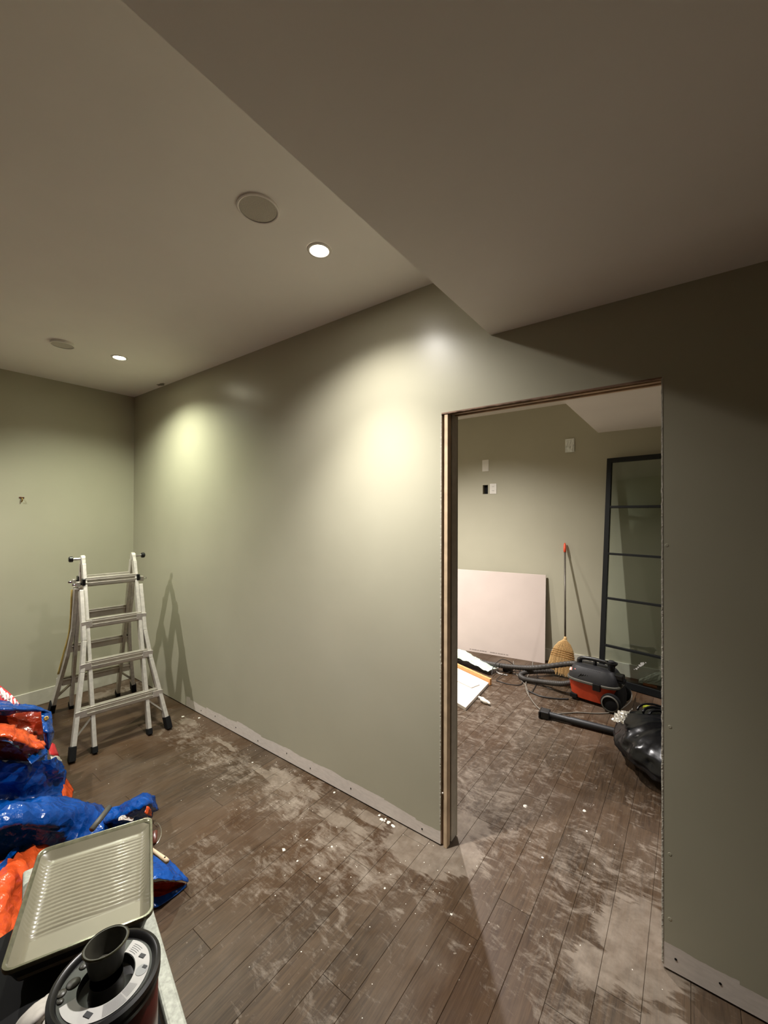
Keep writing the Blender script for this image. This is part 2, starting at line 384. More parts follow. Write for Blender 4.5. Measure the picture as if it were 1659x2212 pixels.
# far wall of the next room, with the open outlet box
fx0, fx1, fz0, fz1 = 2.357, 2.422, 1.851, 1.960
wf = MB().box((0, D, 0), (fx0, D+.12, H2+.1)).box((fx1, D, 0), (XR, D+.12, H2+.1)).box((fx0, D, 0), (fx1, D+.12, fz0)).box((fx0, D, fz1), (fx1, D+.12, H2+.1)).build('wall_far', M_WALL, kind='structure')
wf['_org'] = (0, 0, 0)
MB().box((fx0-.002, D+.05, fz0-.002), (fx1+.002, D+.06, fz1+.002)).build('open_outlet_box', M_BLKM, wf, label='open dark outlet box without a cover')
MB().box((0, D-.015, 0), (XR, D, .132)).build('baseboard_far', M_BASE, kind='structure', bevel=.003)
# ceilings and the dropped part
cl = MB().box((-.12, YR, H), (XB, WT-.05, H+.1)).build('ceiling', M_CEIL, kind='structure'); cl['_org'] = (0, 0, 0)
MB().box((XB, YR, HB), (XR+.12, -.0004, H+.1)).build('ceiling_bulkhead', M_CEIL, kind='structure')
MB().box((-.12, WT, H2), (XB2, D, H2+.1)).build('ceiling_next_room', M_CEIL2, kind='structure')
MB().box((XB2, WT, HB2), (XR+.12, D, H2+.1)).build('ceiling_bulkhead_next_room', M_CEIL2, kind='structure')
sm = MB(); c0 = Vector((.62, -.035, H-.0006)); N = 18
sm.add([c0+Vector((math.cos(2*PI*k/N)*(.05+.018*math.sin(k*2.3)), math.sin(2*PI*k/N)*(.022+.008*math.sin(k*1.7)), 0)) for k in range(N)]+[c0+Vector((math.cos(2*PI*k/N)*.03, math.sin(2*PI*k/N)*.012, -.001)) for k in range(N)],
       [(k, (k+1) % N, N+(k+1) % N, N+k) for k in range(N)]+[tuple(N+k for k in range(N))]).build('paint_smear', M_SMEAR, cl, label='paint smear on the ceiling edge')
# floor: slab with the planks laid on it one by one
fl = MB().box((-.12, YR-.12, -.06), (XR+.12, D+.12, -.0035)).build('floor', M_FBASE, kind='structure'); fl['_org'] = (0, 0, 0)
PW, X0 = .1285, 2.188-17*.1285
def plank_mb(mb, x0, x1, y0, y1):
    g = .0006; e = .0009
    x0 += g; x1 -= g; y0 += g; y1 -= g
    mb.add([(x0, y0, -.003), (x1, y0, -.003), (x1, y1, -.003), (x0, y1, -.003), (x0, y0, -.0008), (x1, y0, -.0008), (x1, y1, -.0008), (x0, y1, -.0008),
            (x0+e, y0+e, 0), (x1-e, y0+e, 0), (x1-e, y1-e, 0), (x0+e, y1-e, 0)],
           [(8, 9, 10, 11), (4, 5, 9, 8), (5, 6, 10, 9), (6, 7, 11, 10), (7, 4, 8, 11), (0, 1, 5, 4), (1, 2, 6, 5), (2, 3, 7, 6), (3, 0, 4, 7)])
far = MB(); rr = random.Random(11)
k = 0
while X0+k*PW < XR:
    x0 = max(0, X0+k*PW); x1 = min(XR, X0+(k+1)*PW); k += 1
    if x1-x0 < .01: continue
    y = YR-rr.random()*1.1
    while y < D:
        L = rr.choice((.92, 1.22, 1.22)); ya, yb = max(y, YR), min(y+L, D); y += L
        if yb-ya < .02: continue
        vis = x1 < 4.85 and yb > -1.75
        if vis and yb > -.2 and x0 > 4.5: vis = True
        if vis:
            m = MB(); plank_mb(m, x0, x1, ya, yb); m.build('plank', M_FLOOR, fl)
        else: plank_mb(far, x0, x1, ya, yb)
o = far.build('plank_field', M_FLOOR, fl); o['kind'] = 'stuff'

# ------------------------------------------------------------------ lamps in the ceilings
def downlight(x, y, z, colr, wide, beam, ang, label=None, led=None):
    t = thing('recessed_downlight', label, 'ceiling light', (x, y, z), 'recessed downlights') if label else None
    if t:
        MB().lathe((x, y, z), [(.036, -.0005), (.040, -.006), (.050, -.006), (.054, -.0005)], 32, cap=False).build('trim_ring', M_WHITE, t, smooth=True)
        MB().lathe((x, y, z), [(.0365, -.001), (.034, -.003)], 28).build('lamp_lens', led, t)
    # a wide soft spill and the narrower main beam of the same lamp
    for pw, sz, bl in ((wide, 142, .75), (beam, ang, 1.0)):
        l = bpy.data.lights.new('downlight_or_fill', 'SPOT'); l.energy = pw; l.color = colr; l.spot_size = math.radians(sz); l.spot_blend = bl; l.shadow_soft_size = .03
        o = bpy.data.objects.new('downlight_or_fill', l); COL.objects.link(o); o.location = (x, y, z-.012)
labs = ['recessed downlight in the ceiling nearest the bulkhead, shining brightest', 'recessed downlight in the far left ceiling above the stepladder']
for i, (x, y, z, c, w, bm_, an, nm) in enumerate(LAMPS):
    downlight(x, y, z, c, w, bm_, an, labs[i] if nm else None, (M_LED1, M_LED2)[i] if nm else None)
for i, (px, py, lb, th) in enumerate([(558, 450, 'round flush ceiling speaker cover nearer the bulkhead', .006), (135, 741, 'round raised ceiling speaker cover at the far left', .016)]):
    c = at(px, py, H); r = .077 if i == 0 else .068
    t = thing('ceiling_speaker', lb, 'speaker', c, 'round ceiling speakers')
    MB().lathe(c, [(r, 0), (r, -th), (r-.004, -th-.002), (r-.008, -th)], 40, cap=False).build('rim', M_CEIL if i else M_CEIL2, t, smooth=True, auto=40)
    MB().lathe(c, [(r-.007, -th+.002), (.0002, -th+.001)], 40, cap=False).build('grille', mat('grille', (196, 190, 176), .9, var=.06, nscale=400, bump=.4), t)
# hook on the left wall
t = thing('wall_hook', 'small brass hook screwed to the left wall', 'hook', (0, -.843, 1.716))
MB().box((0, -.858, 1.724), (.006, -.826, 1.734)).build('plate', M_BROWNH, t, bevel=.001)
MB().tube([(.006, -.842, 1.728), (.022, -.842, 1.72), (.024, -.842, 1.705), (.01, -.844, 1.694)], .0045, 8).build('hook_arm', mat('brass', (150, 120, 60), .4, .8), t, smooth=True)

# ------------------------------------------------------------------ plates on the far wall
def plate(x0, x1, z0, z1, label, kind):
    c = Vector(((x0+x1)/2, D, (z0+z1)/2)); t = thing('wall_plate', label, 'wall plate', c, 'white wall plates on the far wall')
    MB().box((x0, D-.006, z0), (x1, D-.0003, z1)).build('cover', M_WHITE, t, bevel=.002)
    if kind == 'outlet':
        for dz in (-.024, .024):
            rc = MB(); rc.box((c.x-.017, D-.0078, c.z+dz-.015), (c.x+.017, D-.0061, c.z+dz+.015)); ro = rc.build('receptacle', M_WHITE, t, bevel=.0015)
            MB().box((c.x-.009, D-.0084, c.z+dz-.003), (c.x-.006, D-.0079, c.z+dz+.008)).box((c.x+.006, D-.0084, c.z+dz-.003), (c.x+.009, D-.0079, c.z+dz+.008)).build('slot', M_BLKM, ro)
    if kind == 'bag':
        mb = MB(); g = 9
        vs = []
        for i in range(g):
            for j in range(g):
                xx = x0-.003+(x1-x0+.006)*i/(g-1); zz = z0-.003+(z1-z0+.006)*j/(g-1)
                edge = i in (0, g-1) or j in (0, g-1)
                vs.append((xx, D-.009-(0 if edge else abs(noise.noise(Vector((xx*60, 0, zz*60))))*.02), zz))
        mb.add(vs, [(i*g+j, i*g+j+1, (i+1)*g+j+1, (i+1)*g+j) for i in range(g-1) for j in range(g-1)]).build('plastic_wrap', M_FILM, t)
plate(2.351, 2.433, 2.124, 2.264, 'blank white wall plate above the open outlet box', 'blank')
plate(2.447, 2.530, 1.850, 1.972, 'white outlet plate just right of the open dark box', 'outlet')
plate(3.300, 3.386, 2.275, 2.414, 'white wall plate under shiny plastic film, high near the bulkhead', 'bag')

# ------------------------------------------------------------------ leaning drywall sheet
A = Vector((1.3, 2.56, 0)); B = Vector((3.117, 2.83, 0)); e1 = (B-A).normalized(); nrm = Vector((-e1.y, e1.x, 0))
upv = (Vector((0, 0, .94))+nrm*.085)
bd = MB(); fr = -nrm*.0
t = thing('drywall_sheet', 'large pinkish white drywall sheet leaning on the far wall', 'drywall sheet', (A+B)/2)
q = nrm*.0127
bd.hexa([A, B, B+q, A+q, A+upv, B+upv, B+upv+q, A+upv+q]).build('board', M_BOARD, t, bevel=.0008)
MB().hexa([B+e1*.0002+Vector((0, 0, .002)), B+e1*.0014+Vector((0, 0, .002)), B+e1*.0014+q, B+e1*.0002+q, B+upv+e1*.0002, B+upv+e1*.0014, B+upv+e1*.0014+q, B+upv+e1*.0002+q]).build('cut_edge', M_GYP, t)
st = MB()
for i in range(14):
    s = 1.02+i*.03+(.03 if i > 6 else 0); P = A+e1*s+upv*.028-nrm*.0006
    st.obox(P, (e1, upv, nrm), (.009+.003*(i % 3), .005, .0003))
st.build('edge_stamp', mat('stamp_ink', (150, 138, 130), .8), t, label='faint grey stamped print along the bottom')['kind'] = 'stuff'

# ------------------------------------------------------------------ black framed glass door
BL = Vector((3.665, 2.675, .004)); g1 = Vector((.978, -.21, 0)).normalized(); TL = Vector((3.628, 2.90, 2.165)); g2 = (TL-BL); HL = g2.length; g2.normalize()
g2 = (g2-g1*g2.dot(g1)).normalized(); g3 = g1.cross(g2)
if g3.y < 0: g3 = -g3
t = thing('glass_door', 'black steel framed glass door leaning on the far wall', 'door', BL)
WD = .86
def rail(u0, u1, v0, v1, th=.016, off=0):
    return MB().obox(BL+g1*(u0+u1)/2+g2*(v0+v1)/2+g3*off, (g1, g2, g3), ((u1-u0)/2, (v1-v0)/2, th))
rail(0, .045, 0, HL).build('stile', M_SOOT, t, bevel=.002); rail(WD-.045, WD, 0, HL).build('stile', M_SOOT, t, bevel=.002)
rail(.045, WD-.045, HL-.045, HL).build('top_rail', M_SOOT, t, bevel=.002); rail(.045, WD-.045, 0, .06).build('bottom_rail', M_SOOT, t, bevel=.002)
bars = [.345, .795, 1.225, 1.685]; ed = [.06]+bars+[HL-.045]
for b in bars: rail(.045, WD-.045, b-.011, b+.011).build('glazing_bar', M_SOOT, t, bevel=.002)
for i in range(5):
    lo = ed[i]+(.011 if i else 0); hi = ed[i+1]-(.011 if i < 4 else 0)
    rail(.045, WD-.045, lo, hi, .002, .004).build('pane', M_GLASS, t)
sp = MB()
for (u, v, r) in [(.36, .25, .020), (.345, .232, .014), (.372, .262, .010), (.33, .212, .009), (.318, .196, .010), (.39, .27, .006), (.30, .186, .005)]:
    vs = [BL+g1*(u+r*math.cos(a*PI/4)*(.7+.5*random.random()))+g2*(v+r*.8*math.sin(a*PI/4)*(.7+.5*random.random()))+g3*.0005 for a in range(8)]
    sp.add(vs, [tuple(range(8))])
sp.build('paint_splash', M_LABEL, t, label='dried pale splash on the lowest pane')
# items seen through the glass
o = MB(); p = aty(1403, 1489, 2.68); o.obox((4.075, 2.745, .018), ((1, -.15, 0), (0, 1, 0), (0, 0, 1)), (.055, .03, .017)); tag(o.build('cardboard_strip', M_CARD, bevel=.002), 'brown cardboard piece on floor behind the glass door', 'cardboard')
o = sheet(MB(), [[(3.98, 2.80, .01), (4.08, 2.82, .02), (4.2, 2.82, .02)], [(3.99, 2.83, .03), (4.1, 2.86, .09), (4.24, 2.85, .15)], [(4.02, 2.90, .02), (4.12, 2.91, .10), (4.26, 2.915, .19)]], 6, .012, 14, 4)
tag(o.build('plastic_sheeting', M_FILM, solid=.001), 'crumpled clear plastic sheeting heaped behind the glass door', 'plastic sheet')

# ------------------------------------------------------------------ corn broom
hb = Vector((3.335, 2.52, 0)); neck = Vector((3.362, 2.66, .352)); top = Vector((3.298, 2.925, 1.30))
t = thing('corn_broom', 'straw broom with grey handle leaning on the far wall', 'broom', hb)
ax = (neck-Vector((3.335, 2.56, .02))).normalized(); wv = Vector((.98, .2, 0)).normalized(); wv = (wv-ax*wv.dot(ax)).normalized(); tv = ax.cross(wv)
def ring(c, w, d, n=20): return [c+wv*math.cos(2*PI*i/n)*w+tv*math.sin(2*PI*i/n)*d for i in range(n)]
b0 = neck-ax*.335
prof = [(.0, .118, .034), (.10, .112, .036), (.17, .105, .036), (.24, .085, .034), (.29, .055, .028), (.315, .026, .022), (.335, .014, .014)]
mb = MB(); mb.loft([ring(b0+ax*h, w, d) for h, w, d in prof]).build('bristle_core', M_STRAW, t, smooth=True)
bri = MB(); R2 = random.Random(5)
for i in range(300):
    a = R2.random()*2*PI; u, v = math.cos(a), math.sin(a); k0 = R2.uniform(-.025, .01)
    pts = []
    for h, w, d in [(prof[0][0]+k0, .124, .038)]+prof[1:6]:
        pts.append(b0+ax*h+wv*u*(w*1.02)+tv*v*(d*1.06))
    if pts[0].z < .003: pts[0].z = .003
    bri.tube(pts, .0016, 3, cap=False)
o = bri.build('straw', M_STRAW, t); o['kind'] = 'stuff'
for h in (.155, .175, .195, .215): 
    w = .111 if h < .18 else (.104 if h < .2 else .098)
    MB().tube([*ring(b0+ax*h, w*1.03, .040, 24), ring(b0+ax*h, w*1.03, .040, 24)[0]], .0022, 5).build('stitching', M_STRING, t)
MB().tube([neck-ax*.02, neck+ax*.02], [.02, .013], 12).build('binding', M_STRAW, t, smooth=True)
MB().tube([neck, top-(top-neck).normalized()*.10], .0095, 10).build('handle', M_HANDLE, t, smooth=True)
dr = (top-neck).normalized()
MB().tube([top-dr*.10, top-dr*.06, top-dr*.02, top], [.013, .014, .012, .006], 12).build('grip', M_ORG, t, smooth=True, label='orange plastic grip')

# ------------------------------------------------------------------ shop vacuum
VC = Vector((3.715, 2.19, 0)); vu = Vector((.985, -.14, 0)).normalized(); vv = Vector((.14, .985, 0)).normalized()   # along, away from camera
t = thing('shop_vacuum', 'orange and black shop vacuum standing on the floor', 'vacuum cleaner', VC)
def VP(u, v, z): return VC+vu*u+vv*v+Vector((0, 0, z))
def sring(a, b, z, n=36, e=.55, u0=0, v0=0):
    r = []
    for i in range(n):
        c, s = math.cos(2*PI*i/n), math.sin(2*PI*i/n)
        r.append(VP(u0+a*math.copysign(abs(c)**e, c), v0+b*math.copysign(abs(s)**e, s), z))
    return r
MB().loft([sring(.165, .105, .022), sring(.178, .118, .03), sring(.19, .128, .10), sring(.20, .136, .165), sring(.203, .139, .172)]).build('tank', M_VORG, t, smooth=True, auto=35)
MB().loft([sring(.207, .143, .170), sring(.213, .149, .175), sring(.213, .149, .188), sring(.205, .141, .192)]).build('tank_rim', M_VRIM, t, smooth=True, auto=35)
MB().loft([sring(.203, .139, .190), sring(.200, .136, .215), sring(.182, .118, .262), sring(.160, .098, .292), sring(.12, .07, .302), sring(.05, .03, .304)]).build('lid', M_VGRY, t, smooth=True, auto=35)
hd = spline([VP(-.13, -.01, .285), VP(-.125, -.01, .325), VP(-.09, -.01, .345), VP(.0, -.01, .352), VP(.09, -.01, .350), VP(.125, -.01, .345)], 5)
MB().tube(hd, [.022]*6+[.017]*(len(hd)-6), 12).build('handle', M_BLK, t, smooth=True)
MB().tube([VP(0, -.01, .295), VP(0, -.01, .35)], .014, 10).build('handle_post', M_BLK, t, smooth=True)
MB().lathe(VP(.135, -.03, .25), [(.026, 0), (.024, .06), (.03, .09), (.046, .105), (.047, .116), (.036, .118), (.03, .1)], 24).build('hose_port', M_BLK, t, smooth=True, auto=40)
MB().lathe(VP(.135, -.03, .36), [(.026, 0), (.026, .016), (.02, .02)], 20).build('port_cap', M_VGRY, t, smooth=True, auto=40)
MB().obox(VP(.195, -.03, .262), (vu, vv, (0, 0, 1)), (.034, .035, .022)).build('blower_port', M_BLK, t, bevel=.008)
MB().obox(VP(.205, -.03, .232), (vu, vv, (0, 0, 1)), (.034, .03, .016)).build('cord_wrap', M_BLKM, t, bevel=.006)
MB().obox(VP(.055, -.148, .168), (vu, vv, (0, 0, 1)), (.030, .012, .028)).build('latch', M_BLK, t, bevel=.004)
for i in range(7):
    MB().obox(VP(-.085+i*.017, -.128+.002*i, .226), (vu+Vector((0, 0, 1.2)), vv, (0, 0, 1)), (.018, .006, .003)).build('vent_slat', M_BLKM, t)
for i in range(8):
    MB().obox(VP(-.03+i*.013, -.098, .279), (vu+Vector((0, 0, .8)), vv, (0, 0, 1)), (.009, .006, .002)).build('vent_slat', M_BLKM, t)
MB().obox(VP(-.165, -.092, .250), (vu, vv+Vector((0, 0, .9)), (0, -.8, 1)), (.017, .014, .002)).build('sticker', M_LABEL, t, label='small white sticker with an orange stripe')
MB().obox(VP(-.165, -.094, .252), (vu, vv+Vector((0, 0, .9)), (0, -.8, 1)), (.004, .013, .0026)).build('sticker_stripe', M_ORG, t)
MB().obox(VP(-.13, -.105, .262), (vu, vv+Vector((0, 0, .9)), (0, -.8, 1)), (.005, .004, .002)).build('switch', M_ORG, t)
for u, v in ((-.14, -.1), (-.14, .1)):
    c = t0 = VP(u, v, 0)
    ob = MB().obox(VP(u, v, .035), (vu, vv, (0, 0, 1)), (.03, .025, .018)).build('caster_bracket', M_BLKM, t, bevel=.004)
    MB().lathe(VP(u, v-.014, .016), [(.012, 0), (.016, .003), (.016, .023), (.012, .026)], 16, vv).build('caster_wheel', M_BLK, ob, smooth=True, auto=40)
for s in (-1, 1):
    c = VP(.165, s*.145-.012, .076)
    ob = MB().lathe(c, [(.058, -.018), (.074, -.012), (.076, 0), (.074, .018), (.058, .024)], 32, vv).build('wheel', M_BLKM, t, smooth=True, auto=40)
    MB().lathe(c+vv*s*.0, [(.056, s*.026), (.066, s*.0245), (.066, s*.020), (.056, s*.018)] , 32, vv, cap=False).build('wheel_ring', M_VRIM, ob, smooth=True)
MB().loft([sring(.06, .10, .03, u0=.165), sring(.062, .105, .10, u0=.168), sring(.045, .09, .17, u0=.17)]).build('wheel_housing', M_BLKM, t, smooth=True, auto=40)

# corrugated hose: two runs and a bend
def hose_part(pts, r, label):
    P = spline(pts, 40); MB().tube(P, [r*(1+.07*math.sin(i*1.35)) for i in range(len(P))], 12).build('hose', M_HOSE, t, smooth=True, label=label)
hose_part([VP(-.13, .02, .255), VP(-.22, .03, .25), at(1160, 1442, .12), at(1110, 1441, .075), at(1060, 1434, .06), at(1010, 1424, .05), at(960, 1412, .03)], .024, 'long black corrugated run of hose')
hose_part([VP(-.17, -.04, .115), at(1212, 1477, .09), at(1180, 1474, .045), at(1150, 1470, .03), at(1132, 1466, .028), at(1124, 1459, .03), at(1136, 1452, .05), at(1165, 1450, .05), at(1210, 1450, .04)], .023, 'lower run of hose bent into a loop')
def cord(pts, r, name, label, m): return tag(MB().tube(spline([at(*p) for p in pts], 8), r, 6).build(name, m, smooth=True), label, 'cord')
MB().tube(spline([at(*p) for p in [(1345, 1478, .15), (1362, 1492, .06), (1364, 1510, .02), (1350, 1526, .006), (1325, 1538, .006), (1290, 1541, .006), (1250, 1539, .006), (1215, 1541, .006), (1195, 1543, .006)]], 8), .0042, 6).build('power_cord', M_CORD, t, smooth=True, label='grey cord curling around the wheel')
cord([(1151, 1430, .10), (1149, 1445, .06), (1140, 1460, .03), (1136, 1478, .006), (1138, 1494, .006), (1146, 1508, .006), (1156, 1522, .006), (1170, 1536, .006)], .0045, 'pale_cord', 'pale cord drooping over the hose toward the nozzle', M_CORD)
cord([(1109, 1428, .095), (1112, 1448, .03), (1122, 1465, .006), (1136, 1482, .006), (1142, 1500, .006)], .0042, 'tan_cord', 'tan cord hanging over the long hose beside the black adapter', M_CORD)
cord([(1062, 1458, .03), (1066, 1440, .08), (1080, 1426, .12), (1096, 1427, .11), (1114, 1440, .06), (1130, 1458, .02), (1126, 1478, .006), (1100, 1478, .006), (1072, 1470, .006)], .0038, 'black_cord', 'black cord looped in an arch beside the green packaging', M_CORDB)
cord([(1072, 1468, .01), (1088, 1456, .02), (1112, 1450, .02), (1135, 1452, .02), (1160, 1456, .01), (1158, 1478, .006), (1150, 1494, .006)], .0036, 'black_cord', 'thin black cord winding behind the hose loop', M_CORDB)
cord([(1140, 1492, .006), (1168, 1504, .006), (1200, 1509, .006), (1228, 1510, .006)], .0075, 'black_cord', 'thick dark cord lying on the floor from loop to vacuum', M_CORDB)
cord([(1172, 1480, .006), (1190, 1488, .006), (1215, 1494, .006), (1235, 1497, .006)], .0036, 'black_cord', 'short thin dark cord right under the lower hose', M_CORDB)
c = at(1097, 1446, .02)
t = thing('power_adapter', 'black power adapter block with pale lead on floor by hose', 'adapter', (c.x, c.y, 0))
MB().obox((c.x, c.y, .021), ((1, -.2, 0), (.2, 1, 0), (0, 0, 1)), (.045, .028, .02)).build('body', M_BLK, t, bevel=.006)
MB().tube(spline([(c.x-.03, c.y, .03), (c.x-.09, c.y+.02, .02), (c.x-.10, c.y-.06, .008), (c.x-.05, c.y-.12, .006), (c.x+.04, c.y-.12, .006)], 6), .006, 8).build('lead', M_LABEL, t, smooth=True, label='pale lead')
# floor wand
t = thing('vacuum_wand', 'black vacuum wand with floor nozzle running under the garbage bag', 'vacuum wand', (3.437, 1.6, 0))
w0 = Vector((3.475, 1.612, .03)); w1 = Vector((4.10, 1.655, .028))
MB().tube([w0, w0.lerp(w1, .25), w0.lerp(w1, .27), w1], [.024, .022, .026, .024], 16).build('tube', M_VGRY, t, smooth=True, auto=40)
ntd = (w1-w0).normalized(); nsd = Vector((-ntd.y, ntd.x, 0))
MB().obox(w0-ntd*.02+Vector((0, 0, .0)), (ntd, nsd, (0, 0, 1)), (.032, .042, .028)).build('nozzle', M_VGRY, t, bevel=.006)
MB().obox(w0-ntd*.057, (ntd, nsd, (0, 0, 1)), (.006, .05, .024)).build('nozzle_lip', M_BLK, t, bevel=.002)

# ------------------------------------------------------------------ garbage bag and what lies on it
bc = Vector((4.33, 1.46, .0)); t = thing('garbage_bag', 'full black garbage bag on the floor behind the right jamb', 'garbage bag', bc)
mb = MB(); NU, NV = 96, 56; vs = []
for i in range(NV+1):
    th = PI*i/NV
    for j in range(NU):
        ph = 2*PI*j/NU; d = Vector((math.sin(th)*math.cos(ph), math.sin(th)*math.sin(ph), math.cos(th)))
        q = Vector((math.cos(ph)*2.2, math.sin(ph)*2.2, d.z*1.1))
        rr_ = 1+.08*noise.noise(q*1.3)+.045*(1-2*abs(noise.noise(q*2.2)))+.022*(1-2*abs(noise.noise(Vector((q.x*5, q.y*5, q.z*2)))))+.010*(1-2*abs(noise.noise(q*12)))
        x = d.x*.36*rr_; y = d.y*.40*rr_; z = (d.z*.20+.17)*rr_ if d.z > -.7 else .006
        z = max(.005, .13+d.z*.15*rr_)
        vs.append(bc+Vector((x, y, z)))
mb.add(vs, [(i*NU+j, i*NU+(j+1) % NU, (i+1)*NU+(j+1) % NU, (i+1)*NU+j) for i in range(NV) for j in range(NU)]).build('bag_body', M_BAG, t, smooth=True)
tp = Vector((4.22, 1.50, .262)); mb = MB()
for k in range(3):
    pts = [tp+Vector((.07*math.cos(a)*(1+.2*k)-.02*k, .05*math.sin(a)+.02*k, .004+.028*abs(math.sin(a))*(1+.3*k))) for a in [PI*q/8 for q in range(9)]]
    mb.tube(spline(pts, 3), .011-.002*k, 8)
mb.build('knotted_neck', M_BAG, t, smooth=True)
tw = sheet(MB(), [[at(1324, 1560, .20), at(1336, 1563, .23), at(1350, 1564, .25)], [at(1331, 1548, .22), at(1342, 1549, .26), at(1356, 1550, .27)], [at(1340, 1540, .24), at(1352, 1540, .28), at(1366, 1533, .29)]], 9, .016, 50, 2, .010)
tag(tw.build('crumpled_wrap', mat('foil', (228, 226, 218), .16, .7, var=.1), solid=.0015), 'shiny crumpled white wrap lying on the garbage bag', 'plastic wrap')
p = at(1399, 1531, .10); tag(MB().obox((p.x, p.y+.06, .05), ((1, 0, 0), (0, 1, 0), (0, 0, 1)), (.035, .02, .048)).build('sponge', M_YG, bevel=.004), 'yellow green block just behind the garbage bag', 'sponge')

# ------------------------------------------------------------------ white panel, packaging and foam in the next room
c1 = Vector((2.86, 1.92, 0)); c2 = Vector((2.905, 1.33, 0)); c4 = Vector((2.30, 2.14, 0)); c3 = c2+(c4-c1)*1.4
c4 = c1+(c4-c1)*1.4
def slab(a, b, c, d, z0, z1): return MB().hexa([Vector((*q.xy, z0)) for q in (a, b, c, d)]+[Vector((*q.xy, z1)) for q in (a, b, c, d)])
t = thing('white_panel', 'flat white panel on the floor just past the left jamb', 'panel', (c2.x, c2.y, 0))
slab(c3, c2, c1, c4, .001, .028).build('board', M_PANEL, t, bevel=.002)
def onp(u, v): return c4.lerp(c1, u).lerp(c3.lerp(c2, u), v)
slab(onp(.1, .48), onp(.88, .43), onp(.93, .22), onp(.1, .25), .0285, .036).build('inset', M_PANEL, t, bevel=.002)
slab(onp(.1, .70), onp(.70, .62), onp(.71, .57), onp(.1, .64), .0285, .033).build('groove', M_BOARD, t)
ed = (c1-c4).normalized()
tag(MB().hexa([q+Vector((0, 0, z)) for z in (.002, .062) for q in (c4+Vector((0, .006, 0)), c1+Vector((0, .006, 0))+ed*.01, c1+Vector((.008, .028, 0))+ed*.01, c4+Vector((0, .028, 0)))]).build('wood_strip', M_OAK, bevel=.002), 'light orange wood strip standing behind the white panel', 'wood strip')
gs = sheet(MB(), [[(2.10, 2.31, .05), (2.35, 2.24, .06), (2.55, 2.2, .05), (2.76, 2.14, .02)], [(2.10, 2.40, .10), (2.35, 2.34, .11), (2.55, 2.28, .08), (2.78, 2.22, .03)], [(2.12, 2.50, .02), (2.37, 2.44, .03), (2.58, 2.38, .02), (2.80, 2.30, .01)]], 8, .02, 12, 9)
tag(gs.build('plastic_packaging', M_GFILM, solid=.0012), 'pale green crumpled plastic packaging behind the wood strip', 'packaging')
mb = MB(); c = Vector((2.965, 1.565, .017)); rings = []
for i in range(13):
    a = i/12; P = c+Vector((-.065+.13*a, .035-.07*a+.006*math.sin(a*9), 0)); w = .021*math.sin(PI*min(.93, max(.07, a)))**.5
    rings.append([P+Vector((.5, .85, 0))*math.cos(2*PI*k/10)*w*(.8+.5*random.random())+Vector((0, 0, 1))*max(-.014, math.sin(2*PI*k/10)*w*.8*(.8+.5*random.random())) for k in range(10)])
tag(mb.loft(rings).build('foam_scrap', M_FOAM, smooth=True), 'crumpled white foam scrap on floor beside the white panel', 'scrap')

# ------------------------------------------------------------------ crumbs of plaster
def crumb(mb, x, y, r, rnd):
    n = 6; vs = [(x+math.cos(2*PI*k/n)*r*rnd.uniform(.6, 1.3), y+math.sin(2*PI*k/n)*r*rnd.uniform(.6, 1.3), .0002) for k in range(n)]+[(x+rnd.uniform(-.3, .3)*r, y, r*.45)]
    mb.add(vs, [(k, (k+1) % n, n) for k in range(n)]+[tuple(range(n))])
R3 = random.Random(21)
big = [(1.161, -.101, .013, 'white plaster chip beside the front foot of the stepladder'), (1.284, -.036, .010, 'white plaster chip against the wall right of the stepladder'),
       (2.109, -.137, .006, 'small white chip where the floor dust meets clean planks'), (2.729, -.029, .007, 'white chip close to the foot of the middle wall, left of the lump'),
       (2.815, -.467, .009, 'oblong white chip on open floor, farthest from the wall'), (2.987, -.317, .006, 'round white chip on open floor between lump and oblong chip'),
       (3.645, .522, .012, 'bright white chip on the floor just inside the doorway'), (3.911, .678, .010, 'pale chip inside the doorway, right of the bright one')]
for i, (x, y, r, lb) in enumerate(big):
    mb = MB(); crumb(mb, x, y, r, R3); tag(mb.build('plaster_chip', M_FOAM), lb, 'plaster chip', 'loose plaster chips on the floor')
small = [(2.916, -.472), (3.065, -.473), (3.321, -.34), (3.603, -.273), (3.817, .229), (3.95, .528), (4.42, -.15), (3.74, -.62), (3.58, -.75), (2.86, -.36)]
mb = MB()
for i in range(9): crumb(mb, 3.05+.012*i+R3.uniform(-.01, .01), -.008-R3.random()*.03, R3.uniform(.005, .011), R3)
tag(mb.build('plaster_lump', M_FOAM), 'broken white plaster lump at the foot of the middle wall', 'plaster chip')
mb = MB()
for x, y in small: crumb(mb, x, y, .0055, R3)
for i in range(260):
    z = R3.random()
    if z < .45: x, y = R3.uniform(1.2, 3.7), -abs(R3.gauss(.05, .35))
    else: x, y = R3.uniform(2.9, 4.3), R3.uniform(-.9, 2.2)
    if x > .1 and not (-.01 < y < .12 and x < 3.46): crumb(mb, x, y, R3.uniform(.001, .0026), R3)
o = tag(mb.build('plaster_crumbs', M_FOAM), 'fine white plaster crumbs scattered over the floor', 'crumbs'); o['kind'] = 'stuff'

